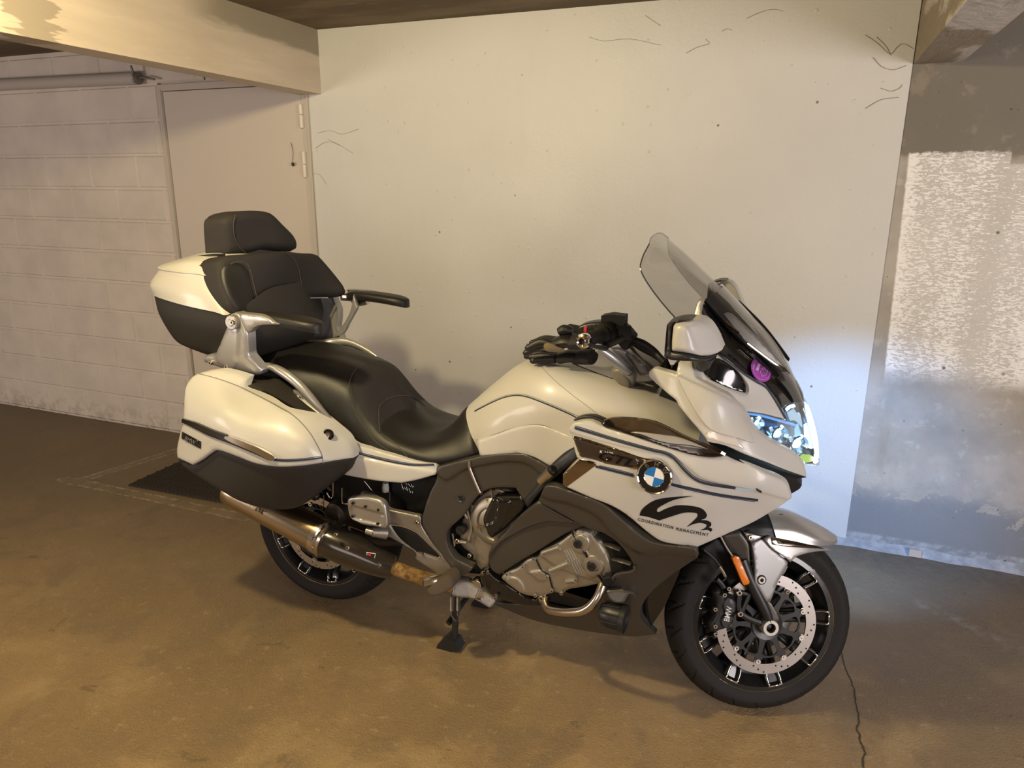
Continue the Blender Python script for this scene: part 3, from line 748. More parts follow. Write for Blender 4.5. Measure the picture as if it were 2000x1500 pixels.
# fork guard with bolt, down to the axle
sp_panel('fork_guard', c('G', [(815, 290, 1), (880, 262), (900, 265, 1), (945, 300), (960, 330), (1070, 420, 1), (1060, 460), (1000, 560), (985, 600), (945, 705, 1), (915, 695, 1), (860, 600), (838, 560), (835, 430)]), [(1470, 1065, -.105), (1535, 1095, -.098), (1505, 1175, -.108), (1475, 1150, -.112)], GUARD, .012, .003)
gb = MB().bolt(S(*c('G', [(883, 545)])[0], -.110), .0125, mi=0, mi2=1, n=20); gb.lathe([(.0125, .002), (.015, .001), (.015, -.002)], S(*c('G', [(883, 545)])[0], -.109), (0, -1, 0), 24, mi=1); gb.build('bolt', [ALU, HOLE], FRK)
sp_panel('reflector', c('G', [(678, 395, 1), (700, 378, 1), (728, 385, 1), (803, 560, 1), (798, 575, 1), (765, 586, 1), (752, 570, 1)]), -.124, ORANGE, .012, .003)
sp_panel('reflector_holder', c('G', [(672, 392, 1), (700, 372, 1), (733, 380, 1), (810, 562, 1), (800, 583, 1), (762, 592, 1), (745, 575, 1)]), -.117, BLACKP, .02, .003)
st_ = MB().tube([S(*c('G', [(597, 240)])[0], -.11), S(*c('G', [(640, 320)])[0], -.112), S(*c('G', [(688, 390)])[0], -.114)], .003, 8); st_.build('cover_trim', SILVER, FRK)
# fender
def fs(x, w, zc, zs, ze=None): return [(x, -w, ze if ze else zs-.05), (x, -w*.96, zs), (x, -w*.62, zc-.012), (x, -w*.25, zc), (x, 0, zc+.002)]
loft('rear_mudguard', [
    [(-.13, -.060, .275), (-.125, -.055, .300), (-.115, -.035, .315), (-.11, -.01, .322), (-.11, 0, .322)],
    [(-.06, -.086, .285), (-.055, -.08, .312), (-.04, -.05, .332), (-.035, -.015, .340), (-.035, 0, .340)],
    [(.0, -.093, .280), (.005, -.089, .312), (.012, -.058, .336), (.016, -.015, .345), (.016, 0, .345)]], BLACKS, FRK, nu=6, nv=6, caps=False, th=-.006)
loft('front_fender', [
    [(.005, -.100, .278), (-.005, -.094, .312), (-.005, -.060, .339), (0, -.015, .350), (0, 0, .350)],
    [(.055, -.101, .272), (.06, -.096, .306), (.07, -.062, .334), (.08, -.02, .345), (.08, 0, .345)],
    [(.13, -.098, .258), (.135, -.093, .283), (.14, -.06, .308), (.145, -.02, .320), (.145, 0, .320)],
    [(.19, -.072, .252), (.193, -.068, .268), (.197, -.042, .285), (.20, -.015, .294), (.20, 0, .294)],
    [(.236, -.032, .250), (.238, -.030, .258), (.240, -.02, .266), (.242, -.008, .270), (.242, 0, .270)]], SILVER, FRK, nu=6, nv=6, caps=False, th=-.006)
sp_panel('fender_side', c('G', [(905, 262, 1), (945, 240, 1), (1000, 255), (1100, 290), (1350, 330, 1), (1385, 345, 1), (1250, 352), (1130, 385), (1090, 425, 1), (1050, 390), (960, 330)]), [(1500, 1050, -.108), (1540, 1095, -.110), (1620, 1075, -.06), (1580, 1070, -.09)], SILVER, .01, .004)
sp_panel('fender_recess', c('G', [(950, 250, 1), (1040, 262), (1180, 295), (1340, 330, 1), (1100, 318), (960, 300, 1)]), [(1500, 1050, -.111), (1540, 1090, -.114), (1620, 1075, -.066), (1580, 1070, -.094)], DCHROME, .006, .002)
sp_panel('fender_bracket', c('G', [(765, 215, 1), (880, 240, 1), (890, 248), (815, 285, 1), (790, 265)]), -.100, SILVER, .01, .003)
fb = MB().bolt(S(*c('G', [(805, 248)])[0], -.104), .007, mi=0, mi2=1); fb.build('bolt', [STEEL, HOLE], FRK)
sp_panel('rear_fender', c('G', [(765, 200, 1), (860, 130), (960, 95), (1050, 92), (1058, 140), (1000, 210), (905, 262, 1), (810, 290, 1)]), [(1450, 1040, -.085), (1530, 1010, -.06), (1500, 1050, -.09)], BLACKS, .01, .01)
# calliper
ca = sp_panel('brake_caliper', c('G', [(600, 620), (640, 640), (690, 655), (708, 700), (705, 760), (690, 830), (650, 885), (600, 900), (560, 920), (530, 905), (525, 850), (560, 800), (575, 700), (560, 640), (590, 600)]), -.092, BLACKS, .05, .012, bumps=[(c('G', [(640, 660), (705, 700), (695, 770), (640, 780), (612, 730)]), .008, 3), (c('G', [(620, 790), (680, 790), (680, 860), (620, 875), (595, 830)]), .008, 3)])
V, F = text_mesh('BMW', bold=True, extrude=.01); lo, hi = V.min(0), V.max(0)
cx_, cy_ = c('G', [(650, 782)])[0]; W_, H_ = 29.0, 11.0; ang = math.radians(-77)
x = (V[:, 0]-(lo[0]+hi[0])/2)/(hi[0]-lo[0])*W_; y = (V[:, 1]-(lo[1]+hi[1])/2)/(hi[1]-lo[1])*H_
finish('caliper_lettering', [S(cx_+a*math.cos(ang)+b*math.sin(ang), cy_+a*math.sin(ang)-b*math.cos(ang), -.1025+(0 if zz > 0 else .002)) for a, b, zz in zip(x, y, V[:, 2])], F, WHITEINK, FRK, smooth=0)
for X_, Y_ in ((655, 606), (625, 650), (560, 868), (565, 922), (560, 750)): MB().bolt(S(*c('G', [(X_, Y_)])[0], -.102), .007, mi=0, mi2=1).build('caliper_bolt', [STEEL, HOLE], FRK)
hs = MB(); hs.tube([S(*c('G', [p])[0], -.10) for p in ((480, 335), (555, 400), (610, 480), (632, 530), (600, 560), (580, 570))], .0035, 8, mi=0); hs.tube([S(*c('G', [p])[0], -.101) for p in ((590, 450), (615, 490), (630, 520))], .005, 8, mi=1)
hs.tube([S(*c('G', [p])[0], -.11) for p in ((570, 540), (600, 570), (620, 600))], .008, 8); hs.build('brake_hose', [BLACKS, STEEL], FRK)

# ---- dark inner body: engine block, frame and tank core
core = MB()
def prism(b_, pts, y0, y1, mi=0):
    n = len(pts); V = [(x, y0, z) for x, z in pts]+[(x, y1, z) for x, z in pts]
    b_.add(V, [tuple(range(n)), tuple(range(2*n-1, n-1, -1))]+[(i, i+n, (i+1) % n+n, (i+1) % n) for i in range(n)], mi)
prism(core, [(-.95, .36), (-.40, .30), (-.36, .50), (-.30, .80), (-.30, .95), (-.60, .96), (-.95, .80), (-1.0, .60)], -.14, .14)
prism(core, [(-1.35, .62), (-1.0, .50), (-.9, .70), (-1.0, .73), (-1.30, .76), (-1.60, .90), (-1.9, .985), (-1.9, .93), (-1.6, .80)], -.12, .12)
core.build('engine_block', BLACKP, BK, smooth=0)

# ================================================================== rear half
_PANN = []
def ctr(k, X, Y): return c(k, [(X, Y)])[0]
# ---- top case
TC = grp('top_case')
def R5(*p): return [tuple(q) for q in p]
# half rings: rear centre -> right rear corner -> right side -> right front corner -> front centre
lid = [
    R5((-2.235, 0, 1.232), (-2.225, -.14, 1.235), (-2.195, -.225, 1.237), (-2.03, -.272, 1.222), (-1.87, -.275, 1.205), (-1.812, -.250, 1.198), (-1.79, -.12, 1.27), (-1.78, 0, 1.28)),
    R5((-2.245, 0, 1.275), (-2.235, -.14, 1.275), (-2.205, -.222, 1.275), (-2.04, -.268, 1.268), (-1.905, -.270, 1.262), (-1.852, -.242, 1.255), (-1.82, -.12, 1.30), (-1.81, 0, 1.30)),
    R5((-2.215, 0, 1.335), (-2.205, -.13, 1.335), (-2.178, -.205, 1.333), (-2.04, -.252, 1.332), (-1.945, -.255, 1.330), (-1.892, -.232, 1.325), (-1.85, -.12, 1.34), (-1.84, 0, 1.34)),
    R5((-2.185, 0, 1.358), (-2.175, -.12, 1.355), (-2.15, -.178, 1.352), (-2.03, -.222, 1.366), (-1.93, -.225, 1.368), (-1.90, -.205, 1.372), (-1.875, -.11, 1.38), (-1.87, 0, 1.38)),
    R5((-2.10, 0, 1.385), (-2.09, -.08, 1.382), (-2.07, -.12, 1.380), (-2.00, -.15, 1.390), (-1.95, -.15, 1.394), (-1.92, -.14, 1.396), (-1.90, -.08, 1.40), (-1.89, 0, 1.40))]
body = [
    R5((-2.12, 0, 1.03), (-2.11, -.12, 1.03), (-2.08, -.17, 1.03), (-2.0, -.185, 1.02), (-1.92, -.185, 1.015), (-1.86, -.17, 1.01), (-1.83, -.10, 1.01), (-1.825, 0, 1.008)),
    R5((-2.19, 0, 1.075), (-2.18, -.13, 1.075), (-2.15, -.195, 1.07), (-2.03, -.225, 1.06), (-1.90, -.225, 1.05), (-1.815, -.205, 1.045), (-1.775, -.12, 1.04), (-1.765, 0, 1.035)),
    R5((-2.222, 0, 1.16), (-2.212, -.14, 1.16), (-2.182, -.218, 1.16), (-2.03, -.260, 1.15), (-1.86, -.262, 1.135), (-1.785, -.238, 1.125), (-1.735, -.12, 1.12), (-1.725, 0, 1.115)),
    R5((-2.232, 0, 1.230), (-2.222, -.14, 1.233), (-2.192, -.222, 1.235), (-2.03, -.268, 1.220), (-1.862, -.270, 1.203), (-1.802, -.246, 1.196), (-1.765, -.12, 1.265), (-1.755, 0, 1.275))]
lid = [lid[0], lid[1], [(x*.995-.0102, y*.995, z-.010) for x, y, z in lid[2]], lid[2], [(x*.985-.03, y*.975, z+.006) for x, y, z in lid[2]], lid[3], lid[4]]
body = [[(x*.99-.02, y*.97, z-.004) for x, y, z in body[0]], body[0], [(a[0]*.5+b[0]*.5, a[1]*.5+b[1]*.5, a[2]*.5+b[2]*.5-.006) for a, b in zip(body[0], body[1])], body[1], body[2], body[3]]
def ring_loft(name, st, m_, parent, nu=4, nv=4, smooth=42):
    return loft(name, [s_[1:] if False else s_ for s_ in st], m_, parent, nu=nu, nv=nv, smooth=smooth)
def ringloft(name, st, m_, parent, nu=5, nv=5, smooth=42, label=None):
    rows = []
    for s_ in st:
        s_ = [np.array(p, float) for p in s_]; full = s_+[p*np.array([1, -1, 1]) for p in s_[1:-1]][::-1]
        n = len(full); out = []
        for i in range(n):
            for j in range(nu): out.append(cr(full[i-1], full[i], full[(i+1) % n], full[(i+2) % n], j/nu))
        rows.append(out)
    rows = np.array(rows); m = rows.shape[1]
    G = np.stack([smooth_open(list(rows[:, j]), nv) for j in range(m)], 1); n = G.shape[0]
    V = G.reshape(-1, 3); F = [(i*m+j, i*m+(j+1) % m, (i+1)*m+(j+1) % m, (i+1)*m+j) for i in range(n-1) for j in range(m)]
    F += [tuple(range(m-1, -1, -1)), tuple((n-1)*m+j for j in range(m))]
    return finish(name, V, F, m_, parent, smooth=smooth, label=label)
ringloft('case_lid', lid, WHITE, TC, label='white painted lid'); ringloft('case_body', body, CASE, TC, label='black textured lower body')
rk = MB()
rl = [P(*ctr('A', 140, 465), -.16), P(*ctr('A', 300, 425), -.17), P(*ctr('A', 430, 404), -.18), P(*ctr('A', 530, 400), -.18)]
rk.tube([tuple(p+np.array([0, 0, .004])) for p in rl], .0045, 8); rk.build('rack_rail', BLACKS, TC)
# backrest on the front face of the case
bf = (-1, 0, -.15)
BACK = [(495, 470), (505, 430), (560, 395), (700, 383), (900, 365), (1060, 378), (1140, 385), (1200, 440), (1320, 590), (1332, 645), (1285, 665), (1180, 662, 1), (1150, 668), (990, 682), (860, 708), (795, 740), (730, 800), (640, 800), (575, 745), (520, 620)]
bd = [(427, 524, -.245), (460, 610, -.25), (550, 492, -.02), (622, 497, .16), (678, 565, .255), (630, 580, .17), (517, 600, -.12), (560, 590, 0), (560, 540, 0)]
panel('backrest_pad', c('A', BACK), bd, FABRIC, TC, .07, .022, bf, 8, bumps=[(c('A', [(520, 480), (600, 430), (680, 450), (710, 520), (730, 640), (760, 740), (640, 770), (580, 700), (530, 580)]), -.0, 6)])
bdf = dep([(x, y, v) for x, y, v in bd])
def bp_line(pts, w_, m_, nm, off=-.001):
    L = smooth_open([p[:2] for p in c('A', pts)], 6); tb = MB(); tb.tube([tuple(P(q[0], q[1], bdf(np.array([q]))[0])+np.array([.0012, 0, 0])) for q in L], w_, 6, sub=1); return tb.build(nm, m_, TC)
bp_line([(900, 370), (960, 400), (1005, 470), (1025, 560), (1035, 665)], .0011, STITCH, 'stitching')
bp_line([(540, 470), (600, 440), (670, 450), (700, 510), (720, 600), (745, 690), (765, 735)], .0014, STITCH, 'stitching')
bp_line([(800, 728), (860, 703), (990, 678), (1160, 672), (1200, 672)], .0022, SILVER, 'backrest_trim')
panel('side_bolster', c('A', [(520, 480), (560, 448), (640, 445), (690, 490), (705, 560), (730, 660), (750, 730), (690, 770), (620, 760), (570, 690), (525, 570)]), lambda q: bdf(q)-.004, LEATHER, TC, .02, .012, bf, 7, label='black leather side bolster')
HEADR = [(540, 185), (560, 150), (595, 125), (700, 104), (820, 108), (870, 130), (930, 190), (1000, 262), (1024, 315), (1018, 355), (990, 370), (880, 362), (800, 358), (745, 375), (660, 392), (560, 388), (548, 340)]
hd = [(442, 470, -.155), (448, 425, -.14), (490, 412, -.06), (540, 418, .04), (587, 480, .15), (550, 485, .05), (515, 450, -.01)]
panel('headrest_pad', c('A', HEADR), hd, FABRIC, TC, .075, .028, (-1, 0, -.05), 7)
hdf = dep(hd); L = smooth_open([p[:2] for p in c('A', [(590, 130), (580, 200), (590, 280), (620, 340), (660, 380)])], 6)
tb = MB().tube([tuple(P(q[0], q[1], hdf(np.array([q]))[0])+np.array([.004, 0, 0])) for q in L], .0012, 6, sub=1); tb.build('stitching', STITCH, TC)
# ---- armrests
AR = grp('passenger_armrest')
arm_d = [(420, 700, -.262), (460, 625, -.285), (480, 700, -.285), (500, 730, -.265), (540, 635, -.30)]
astd = [(465, 615, -.335), (540, 634, -.34), (485, 650, -.335)]
panel('armrest_bracket', c('A', [(382, 1075), (392, 1052), (415, 1043), (465, 1038, 1), (500, 960), (535, 870), (540, 820), (560, 780), (590, 768), (622, 785), (645, 840), (668, 900), (674, 1000), (678, 1045), (705, 1080), (760, 1148, 1), (752, 1172), (700, 1177), (600, 1163), (520, 1140), (430, 1108), (388, 1092)]), arm_d, SILVER, AR, .035, .012, mirror=True, bumps=[(c('A', [(470, 1050), (545, 870), (610, 860), (625, 930), (600, 1130), (520, 1110)]), .006, 8)])
panel('armrest_strut', c('A', [(610, 775, 1), (700, 782), (790, 798), (870, 847, 1), (740, 855), (672, 905, 1), (645, 850)]), astd, SILVER, AR, .03, .006, mirror=True)
b_ = MB(); b_.lathe([(0, .012), (.010, .012), (.013, .009), (.022, .009), (.025, .005), (.025, -.012)], Pc('A', 580, 832, -.298), (0, -1, 0), 28); b_.build('pivot_cap', SILVER, AR)
for X_, Y_, y_ in ((580, 832, -.311), (437, 1095, -.262), (543, 1123, -.270)):
    MB().bolt(Pc('A', X_, Y_, y_), .0085, mi=0, mi2=1, h=.005).build('bolt', [STEEL, HOLE], AR)
padst = []
for x, w_, z in ((-1.69, .020, 1.196), (-1.66, .030, 1.205), (-1.60, .040, 1.207), (-1.52, .042, 1.203), (-1.46, .040, 1.197), (-1.425, .028, 1.190), (-1.412, .012, 1.186)):
    t_ = .020 if x > -1.68 else .014
    padst.append([(x, -.282-w_, z-t_), (x, -.282-w_*1.05, z-.002), (x, -.282-w_*.8, z+.010), (x, -.282, z+.013), (x, -.282+w_*.8, z+.010), (x, -.282+w_*1.05, z-.002), (x, -.282+w_, z-t_)])
o = loft('armrest_pad', padst, LEATHER, AR, sym=False, nu=4, nv=5, smooth=60); mirrored(o)
lb = MB(); lb.tube([(-1.69, .30, 1.185), (-1.65, .295, 1.172), (-1.60, .285, 1.178)], [.014, .018, .012], 10); lb.tube([(-1.705, .255, 1.195), (-1.68, .285, 1.19)], .016, 10); lb.build('armrest_strut', STEEL, twin(AR))
panel('armrest_trim', c('A', [(1365, 650, 1), (1392, 740, 1), (1330, 850), (1300, 905), (1212, 948, 1), (1290, 860), (1345, 760)]), .235, SILVER, twin(AR), .012, .003)
# ---- pannier
PN = grp('pannier')
pdp = [(358, 770, -.415), (345, 890, -.435), (370, 900, -.450), (395, 735, -.375), (470, 738, -.325), (475, 760, -.335), (560, 800, -.375), (500, 830, -.452), (440, 800, -.452), (600, 860, -.415), (680, 870, -.305), (688, 890, -.30), (620, 815, -.325), (640, 815, -.30), (675, 850, -.285), (500, 900, -.470), (560, 905, -.455), (630, 900, -.395), (420, 870, -.468)]
pdf = dep(pdp)
WP = [(130, 205), (148, 160), (180, 120), (228, 97), (300, 84), (360, 78), (450, 98), (537, 124, 1), (513, 200, 1), (560, 225), (660, 270), (760, 335), (850, 357), (975, 380, 1), (1080, 440), (1190, 528, 1), (1215, 580), (1231, 615, 1), (1226, 652, 1), (1120, 668), (1040, 682), (900, 703), (750, 711), (600, 692), (480, 648), (370, 608), (335, 602), (290, 628), (235, 668), (182, 699, 1), (80, 652, 1), (76, 590), (100, 480), (117, 420), (122, 300)]
panel('pannier_lid', c('B', WP), pdf, WHITE, PN, .03, .010, mirror=True, label='white painted outer shell')
bdp = [(345, 900, -.43), (370, 930, -.425), (430, 960, -.435), (520, 990, -.40), (600, 960, -.38), (560, 930, -.43), (640, 930, -.345), (688, 897, -.292), (660, 930, -.31), (480, 900, -.455), (560, 1000, -.37), (440, 900, -.45)]
panel('pannier_body', c('B', [(76, 640, 1), (182, 690), (290, 615), (335, 588), (480, 630), (600, 675), (750, 695), (900, 690), (1040, 668), (1120, 655), (1228, 640, 1), (1205, 690), (1180, 738), (1085, 815), (1000, 880), (900, 955), (830, 985), (740, 992), (640, 985), (480, 935), (350, 862), (200, 770), (110, 705)]), lambda q: dep(bdp)(q), CASE, PN, .04, .014, mirror=True, label='black textured lower body')
co = MB(); prism(co, [(-1.93, .72), (-1.92, .90), (-1.86, .965), (-1.66, .965), (-1.42, .84), (-1.36, .79), (-1.52, .62), (-1.62, .585), (-1.75, .60)], -.40, -.20); o = co.build('pannier_inner', CASE, PN, smooth=0); 
# soften: pull the inner box tips in near the front
for v in o.data.vertices:
    if v.co.y < -.3 and v.co.x > -1.5: v.co.y = -.27
    elif v.co.y < -.3 and v.co.z > .93: v.co.y = -.315
mirrored(o)
stripline('lid_seam', c('B', [(228, 99), (360, 135), (500, 187), (620, 245), (740, 308), (830, 362), (905, 430), (960, 500), (1005, 580), (1028, 630), (1036, 682)]), 1.3, pdf, GREYINK, PN, off=-.0008, mirror=True)
stripline('strip_dark_reflection', c('B', [(116, 400), (200, 432), (300, 478), (400, 516)]), 10, pdf, BLACKG, PN, th=.008, off=-.010, w2=[4, 8, 9, 10], mirror=True)  # dark reflection in the chrome, painted as a gloss black rear half
stripline('chrome_strip', c('B', [(395, 514), (450, 535), (600, 598), (700, 650), (716, 662)]), 10, pdf, CHROME, PN, th=.008, off=-.0105, w2=[5, 10, 12, 11, 3], mirror=True)
stripline('strip_base', c('B', [(116, 408), (200, 442), (300, 490), (450, 548), (600, 612), (690, 662)]), 12, pdf, BLACKG, PN, th=.008, off=-.006, w2=[5, 9, 10, 9, 8, 3])
panel('badge_plate', c('B', [(116, 478, 1), (240, 545, 1), (238, 590, 1), (113, 522, 1)]), addoff(pdf, -.004), BLACKG, PN, .003, .001)
text_on('badge_lettering', 'BMW', *ctr('B', 172, 535), 22, 8.5, 27, pdf, GREYINK, PN, off=-.007)
NVL = dict(rawline=False)
stripline('pinstripe', c('B', [(716, 664), (800, 668), (900, 663), (1030, 648)]), 3.0, pdf, NAVY, PN, off=-.002, mirror=True)
stripline('pinstripe', c('B', [(716, 655), (800, 658), (900, 653), (1030, 637)]), 1.0, pdf, NAVY, PN, off=-.002, mirror=True)
k_ = MB(); kp = P(*ctr('B', 1069, 498), float(pdf(np.array([ctr('B', 1069, 498)]))[0])-.002)
k_.lathe([(.0, .0), (.009, .0), (.011, .004), (.0165, .003), (.019, .000), (.019, -.006)], kp, (.45, -1, .3), 28, mi=0); k_.lathe([(0, .001), (.007, .003), (.009, .0)], kp, (.45, -1, .3), 18, mi=1)
k_.build('key_lock', [BLACKG, STEEL], PN)
# ---- dark well between pannier and seat rail
panel('rear_inner_cover', c('B', [(530, 110, 1), (640, 60), (760, 90), (900, 210), (1010, 330), (1190, 500, 1), (1100, 450), (960, 395), (840, 370), (740, 340), (650, 275), (505, 210, 1)]), [(490, 740, -.20), (560, 740, -.175), (640, 820, -.19), (680, 850, -.20)], BLACKP, BK, .02, .003, mirror=True)
panel('rear_inner_tray', c('B', [(560, 130, 1), (640, 110), (660, 160), (700, 200, 1), (860, 310), (960, 375), (860, 355), (760, 320), (620, 250), (540, 205, 1)]), [(490, 740, -.235), (560, 770, -.205), (600, 800, -.215)], BLACKS, BK, .02, .006, mirror=True)
# grab rail, thin white rail and tail trim
gr = MB(); gr.tube([Pc('B', 625, 38, -.205), Pc('B', 700, 55, -.215), Pc('B', 780, 95, -.225), Pc('B', 870, 165, -.232), Pc('B', 950, 250, -.232), Pc('B', 1030, 345, -.228), Pc('B', 1110, 430, -.222), Pc('B', 1180, 505, -.215)], [.007, .014, .017, .0165, .0155, .013, .009, .004], 14, flat=.9)
o = gr.build('grab_rail', SILVER, BK); mirrored(o)
tailr = MB(); tailr.tube([Pc('M', 500, 140, .15), Pc('M', 620, 130, .19), Pc('M', 720, 118, .205), Pc('M', 800, 128, .21), Pc('M', 900, 170, .21), Pc('M', 1000, 232, .205), Pc('M', 1060, 290, .20), Pc('M', 1090, 370, .19)], [.014, .018, .018, .015, .013, .011, .009, .005], 12, flat=.8); tailr.build('grab_rail', SILVER, BK)
panel('rail_bracket', c('B', [(838, 205, 1), (880, 215), (940, 290), (1020, 370), (1100, 430), (1160, 480, 1), (1090, 455), (1000, 390), (900, 300), (850, 245)]), [(580, 765, -.225), (640, 830, -.225), (600, 800, -.222)], SILVER, BK, .012, .003, mirror=True)
MB().bolt(Pc('B', 892, 257, -.228), .008, mi=0, mi2=1).build('bolt', [STEEL, HOLE], BK)
TT = [(755, 198, 1), (770, 192), (880, 262), (1000, 345), (1120, 440), (1190, 500), (1240, 560), (1400, 605), (1600, 662), (1700, 683), (1760, 690), (1778, 705), (1780, 735), (1765, 758, 1), (1650, 790), (1550, 810, 1), (1400, 797), (1250, 772), (1165, 755, 1), (1195, 700), (1226, 648), (1230, 612), (1205, 560), (1180, 525), (1080, 440), (975, 372), (870, 290), (765, 232, 1)]
tdf = dep([(550, 760, -.235), (600, 795, -.24), (680, 860, -.25), (690, 890, -.255), (680, 925, -.245), (760, 900, -.235), (790, 940, -.225), (850, 908, -.205), (850, 925, -.205), (740, 875, -.22)])
panel('tail_panel', c('B', TT), tdf, WHITE, BK, .02, .007, mirror=True, step=6, bumps=[(c('B', [(1235, 640), (1500, 690), (1770, 735), (1770, 790), (1550, 830), (1150, 780), (1190, 700)]), .006, 5)])
stripline('rail_seam', c('B', [(1000, 372), (1090, 438), (1180, 522)]), 2.2, tdf, BLACKP, BK, off=-.0015)
stripline('pinstripe', c('B', [(1230, 612), (1400, 655), (1500, 678), (1600, 694), (1680, 696), (1758, 694)]), 2.2, tdf, NAVY, BK, off=-.0025)
stripline('pinstripe', c('B', [(1228, 603), (1400, 644), (1500, 667), (1600, 685), (1680, 688), (1758, 688)]), .9, tdf, NAVY, BK, off=-.0025)
# ---- seat
SEAT = loft('seat', [
    [(-1.885, -.10, .985), (-1.885, -.11, 1.00), (-1.885, -.09, 1.012), (-1.885, -.04, 1.016), (-1.885, 0, 1.016)],
    [(-1.80, -.135, .975), (-1.80, -.15, 1.005), (-1.80, -.115, 1.026), (-1.80, -.05, 1.032), (-1.80, 0, 1.032)],
    [(-1.70, -.165, .965), (-1.70, -.182, 1.000), (-1.70, -.145, 1.027), (-1.70, -.06, 1.036), (-1.70, 0, 1.036)],
    [(-1.60, -.19, .925), (-1.60, -.202, .965), (-1.60, -.160, 1.010), (-1.60, -.07, 1.024), (-1.60, 0, 1.024)],
    [(-1.50, -.20, .850), (-1.50, -.205, .905), (-1.50, -.165, .985), (-1.50, -.07, 1.012), (-1.50, 0, 1.013)],
    [(-1.41, -.205, .775), (-1.41, -.208, .840), (-1.41, -.170, .945), (-1.41, -.08, .992), (-1.41, 0, .995)],
    [(-1.34, -.20, .735), (-1.35, -.208, .790), (-1.36, -.170, .900), (-1.365, -.085, .965), (-1.36, 0, .975)],
    [(-1.27, -.20, .725), (-1.28, -.208, .770), (-1.31, -.170, .850), (-1.325, -.085, .915), (-1.315, 0, .935)],
    [(-1.20, -.20, .722), (-1.21, -.206, .760), (-1.25, -.175, .805), (-1.275, -.085, .850), (-1.262, 0, .880)],
    [(-1.12, -.195, .718), (-1.13, -.204, .755), (-1.17, -.170, .785), (-1.20, -.08, .800), (-1.20, 0, .815)],
    [(-1.05, -.185, .718), (-1.06, -.194, .750), (-1.09, -.155, .785), (-1.12, -.075, .792), (-1.12, 0, .792)],
    [(-.98, -.172, .735), (-.99, -.182, .765), (-1.02, -.140, .808), (-1.06, -.065, .825), (-1.065, 0, .825)],
    [(-.925, -.160, .755), (-.935, -.170, .785), (-.965, -.130, .840), (-1.01, -.060, .880), (-1.02, 0, .885)],
    [(-.905, -.150, .765), (-.915, -.158, .790), (-.945, -.120, .845), (-.995, -.055, .885), (-1.00, 0, .890)]], LEATHER, BK, nu=11, nv=11, smooth=70)
# fabric inserts and stitch lines follow the seat surface by ray casting
from mathutils.bvhtree import BVHTree
def bvh_of(o):
    me = o.data; return BVHTree.FromPolygons([v.co[:] for v in me.vertices], [p.vertices[:] for p in me.polygons])
SB = bvh_of(SEAT)
def hit(bvh, px, py, lift=.0012):
    v = Vector(FW+RT*((px-1000)/FPX)+UPV*((750-py)/FPX)).normalized(); loc, nrm, idx, dist = bvh.ray_cast(Vector(CAM), v)
    if loc is None: return None
    if nrm.dot(v) > 0: nrm = -nrm
    return np.array(loc+nrm*lift)
def surf_line(bvh, pts, r, name, m_, parent, lift=.001):
    L = smooth_open([p[:2] for p in pts], 8); q = [hit(bvh, *p, lift) for p in L]; q = [p for p in q if p is not None]
    if len(q) < 3: return None
    t_ = MB(); t_.tube(q, r, 6, sub=1); return t_.build(name, m_, parent)
def surf_patch(bvh, outline, name, m_, parent, lift=.0015, step=7, th=.004):
    B_ = smooth_closed(outline, step); lo, hi = B_.min(0), B_.max(0)
    gx, gy = np.meshgrid(np.arange(lo[0], hi[0], step), np.arange(lo[1], hi[1], step)); G_ = np.stack([gx.ravel(), gy.ravel()], 1); G_ = G_[inside(B_, G_)]; G_ = G_[dist_poly(B_, G_) > step*.4]
    pts = np.concatenate([B_, G_]); n = len(B_)
    vo, eo, fo, *_ = delaunay_2d_cdt([Vector(p) for p in pts], [(i, (i+1) % n) for i in range(n)], [], 0, 1e-4)
    V2 = np.array([tuple(v) for v in vo]); cen = np.array([V2[list(f)].mean(0) for f in fo]); ok = inside(B_, cen)
    V3 = []; good = []
    for p in V2:
        h_ = hit(bvh, *p, lift); good.append(h_ is not None); V3.append(h_ if h_ is not None else np.zeros(3))
    F = [tuple(f) for f, k in zip(fo, ok) if k and all(good[i] for i in f)]
    V3 = np.array(V3); m3 = []
    for f in F:
        e_ = max(np.linalg.norm(V3[f[i]]-V3[f[(i+1) % 3]]) for i in range(3)); m3.append(e_ < .09)
    F = [f for f, k in zip(F, m3) if k]
    used = sorted({i for f in F for i in f}); mp = {u: i for i, u in enumerate(used)}; V3 = V3[used]; F = [tuple(mp[i] for i in f) for f in F]
    Vb = V3+np.array([0, th*.5, -th]); n = len(V3); es = {(a, b) for f in F for a, b in ((f[0], f[1]), (f[1], f[2]), (f[2], f[0]))}
    FF = F+[tuple(i+n for i in reversed(f)) for f in F]+[(b, a, a+n, b+n) for a, b in es if (b, a) not in es]
    return finish(name, np.concatenate([V3, Vb]), FF, m_, parent, smooth=50)
SEAT.data.materials.append(FABRIC); SI = smooth_closed(c('M', [(900, 330), (980, 290), (1080, 278), (1250, 250), (1500, 400), (1600, 640), (1440, 680), (1250, 700), (1150, 750), (1065, 830), (1055, 900), (960, 790), (880, 660), (830, 540), (840, 420)]), 8)
for p_ in SEAT.data.polygons:      # the fabric insert is part of the cover: faces between the stitch lines, the same on both sides
    q_ = np.array([p_.center[0], -abs(p_.center[1]), p_.center[2]])-CAM; w_ = q_@FW
    if p_.normal.z > -.2 and inside(SI, np.array([[1000+FPX*(q_@RT)/w_, 750-FPX*(q_@UPV)/w_]]))[0]: p_.material_index = 1
surf_line(SB, c('M', [(870, 330), (815, 400), (790, 500), (800, 600), (850, 730), (930, 860), (1020, 970), (1120, 1040)]), .0014, 'stitching', STITCH, SEAT)
surf_line(SB, c('M', [(1050, 890), (1042, 760), (1050, 670), (1110, 610), (1200, 580), (1300, 585), (1380, 620), (1440, 665)]), .0012, 'stitching', STITCH, SEAT)
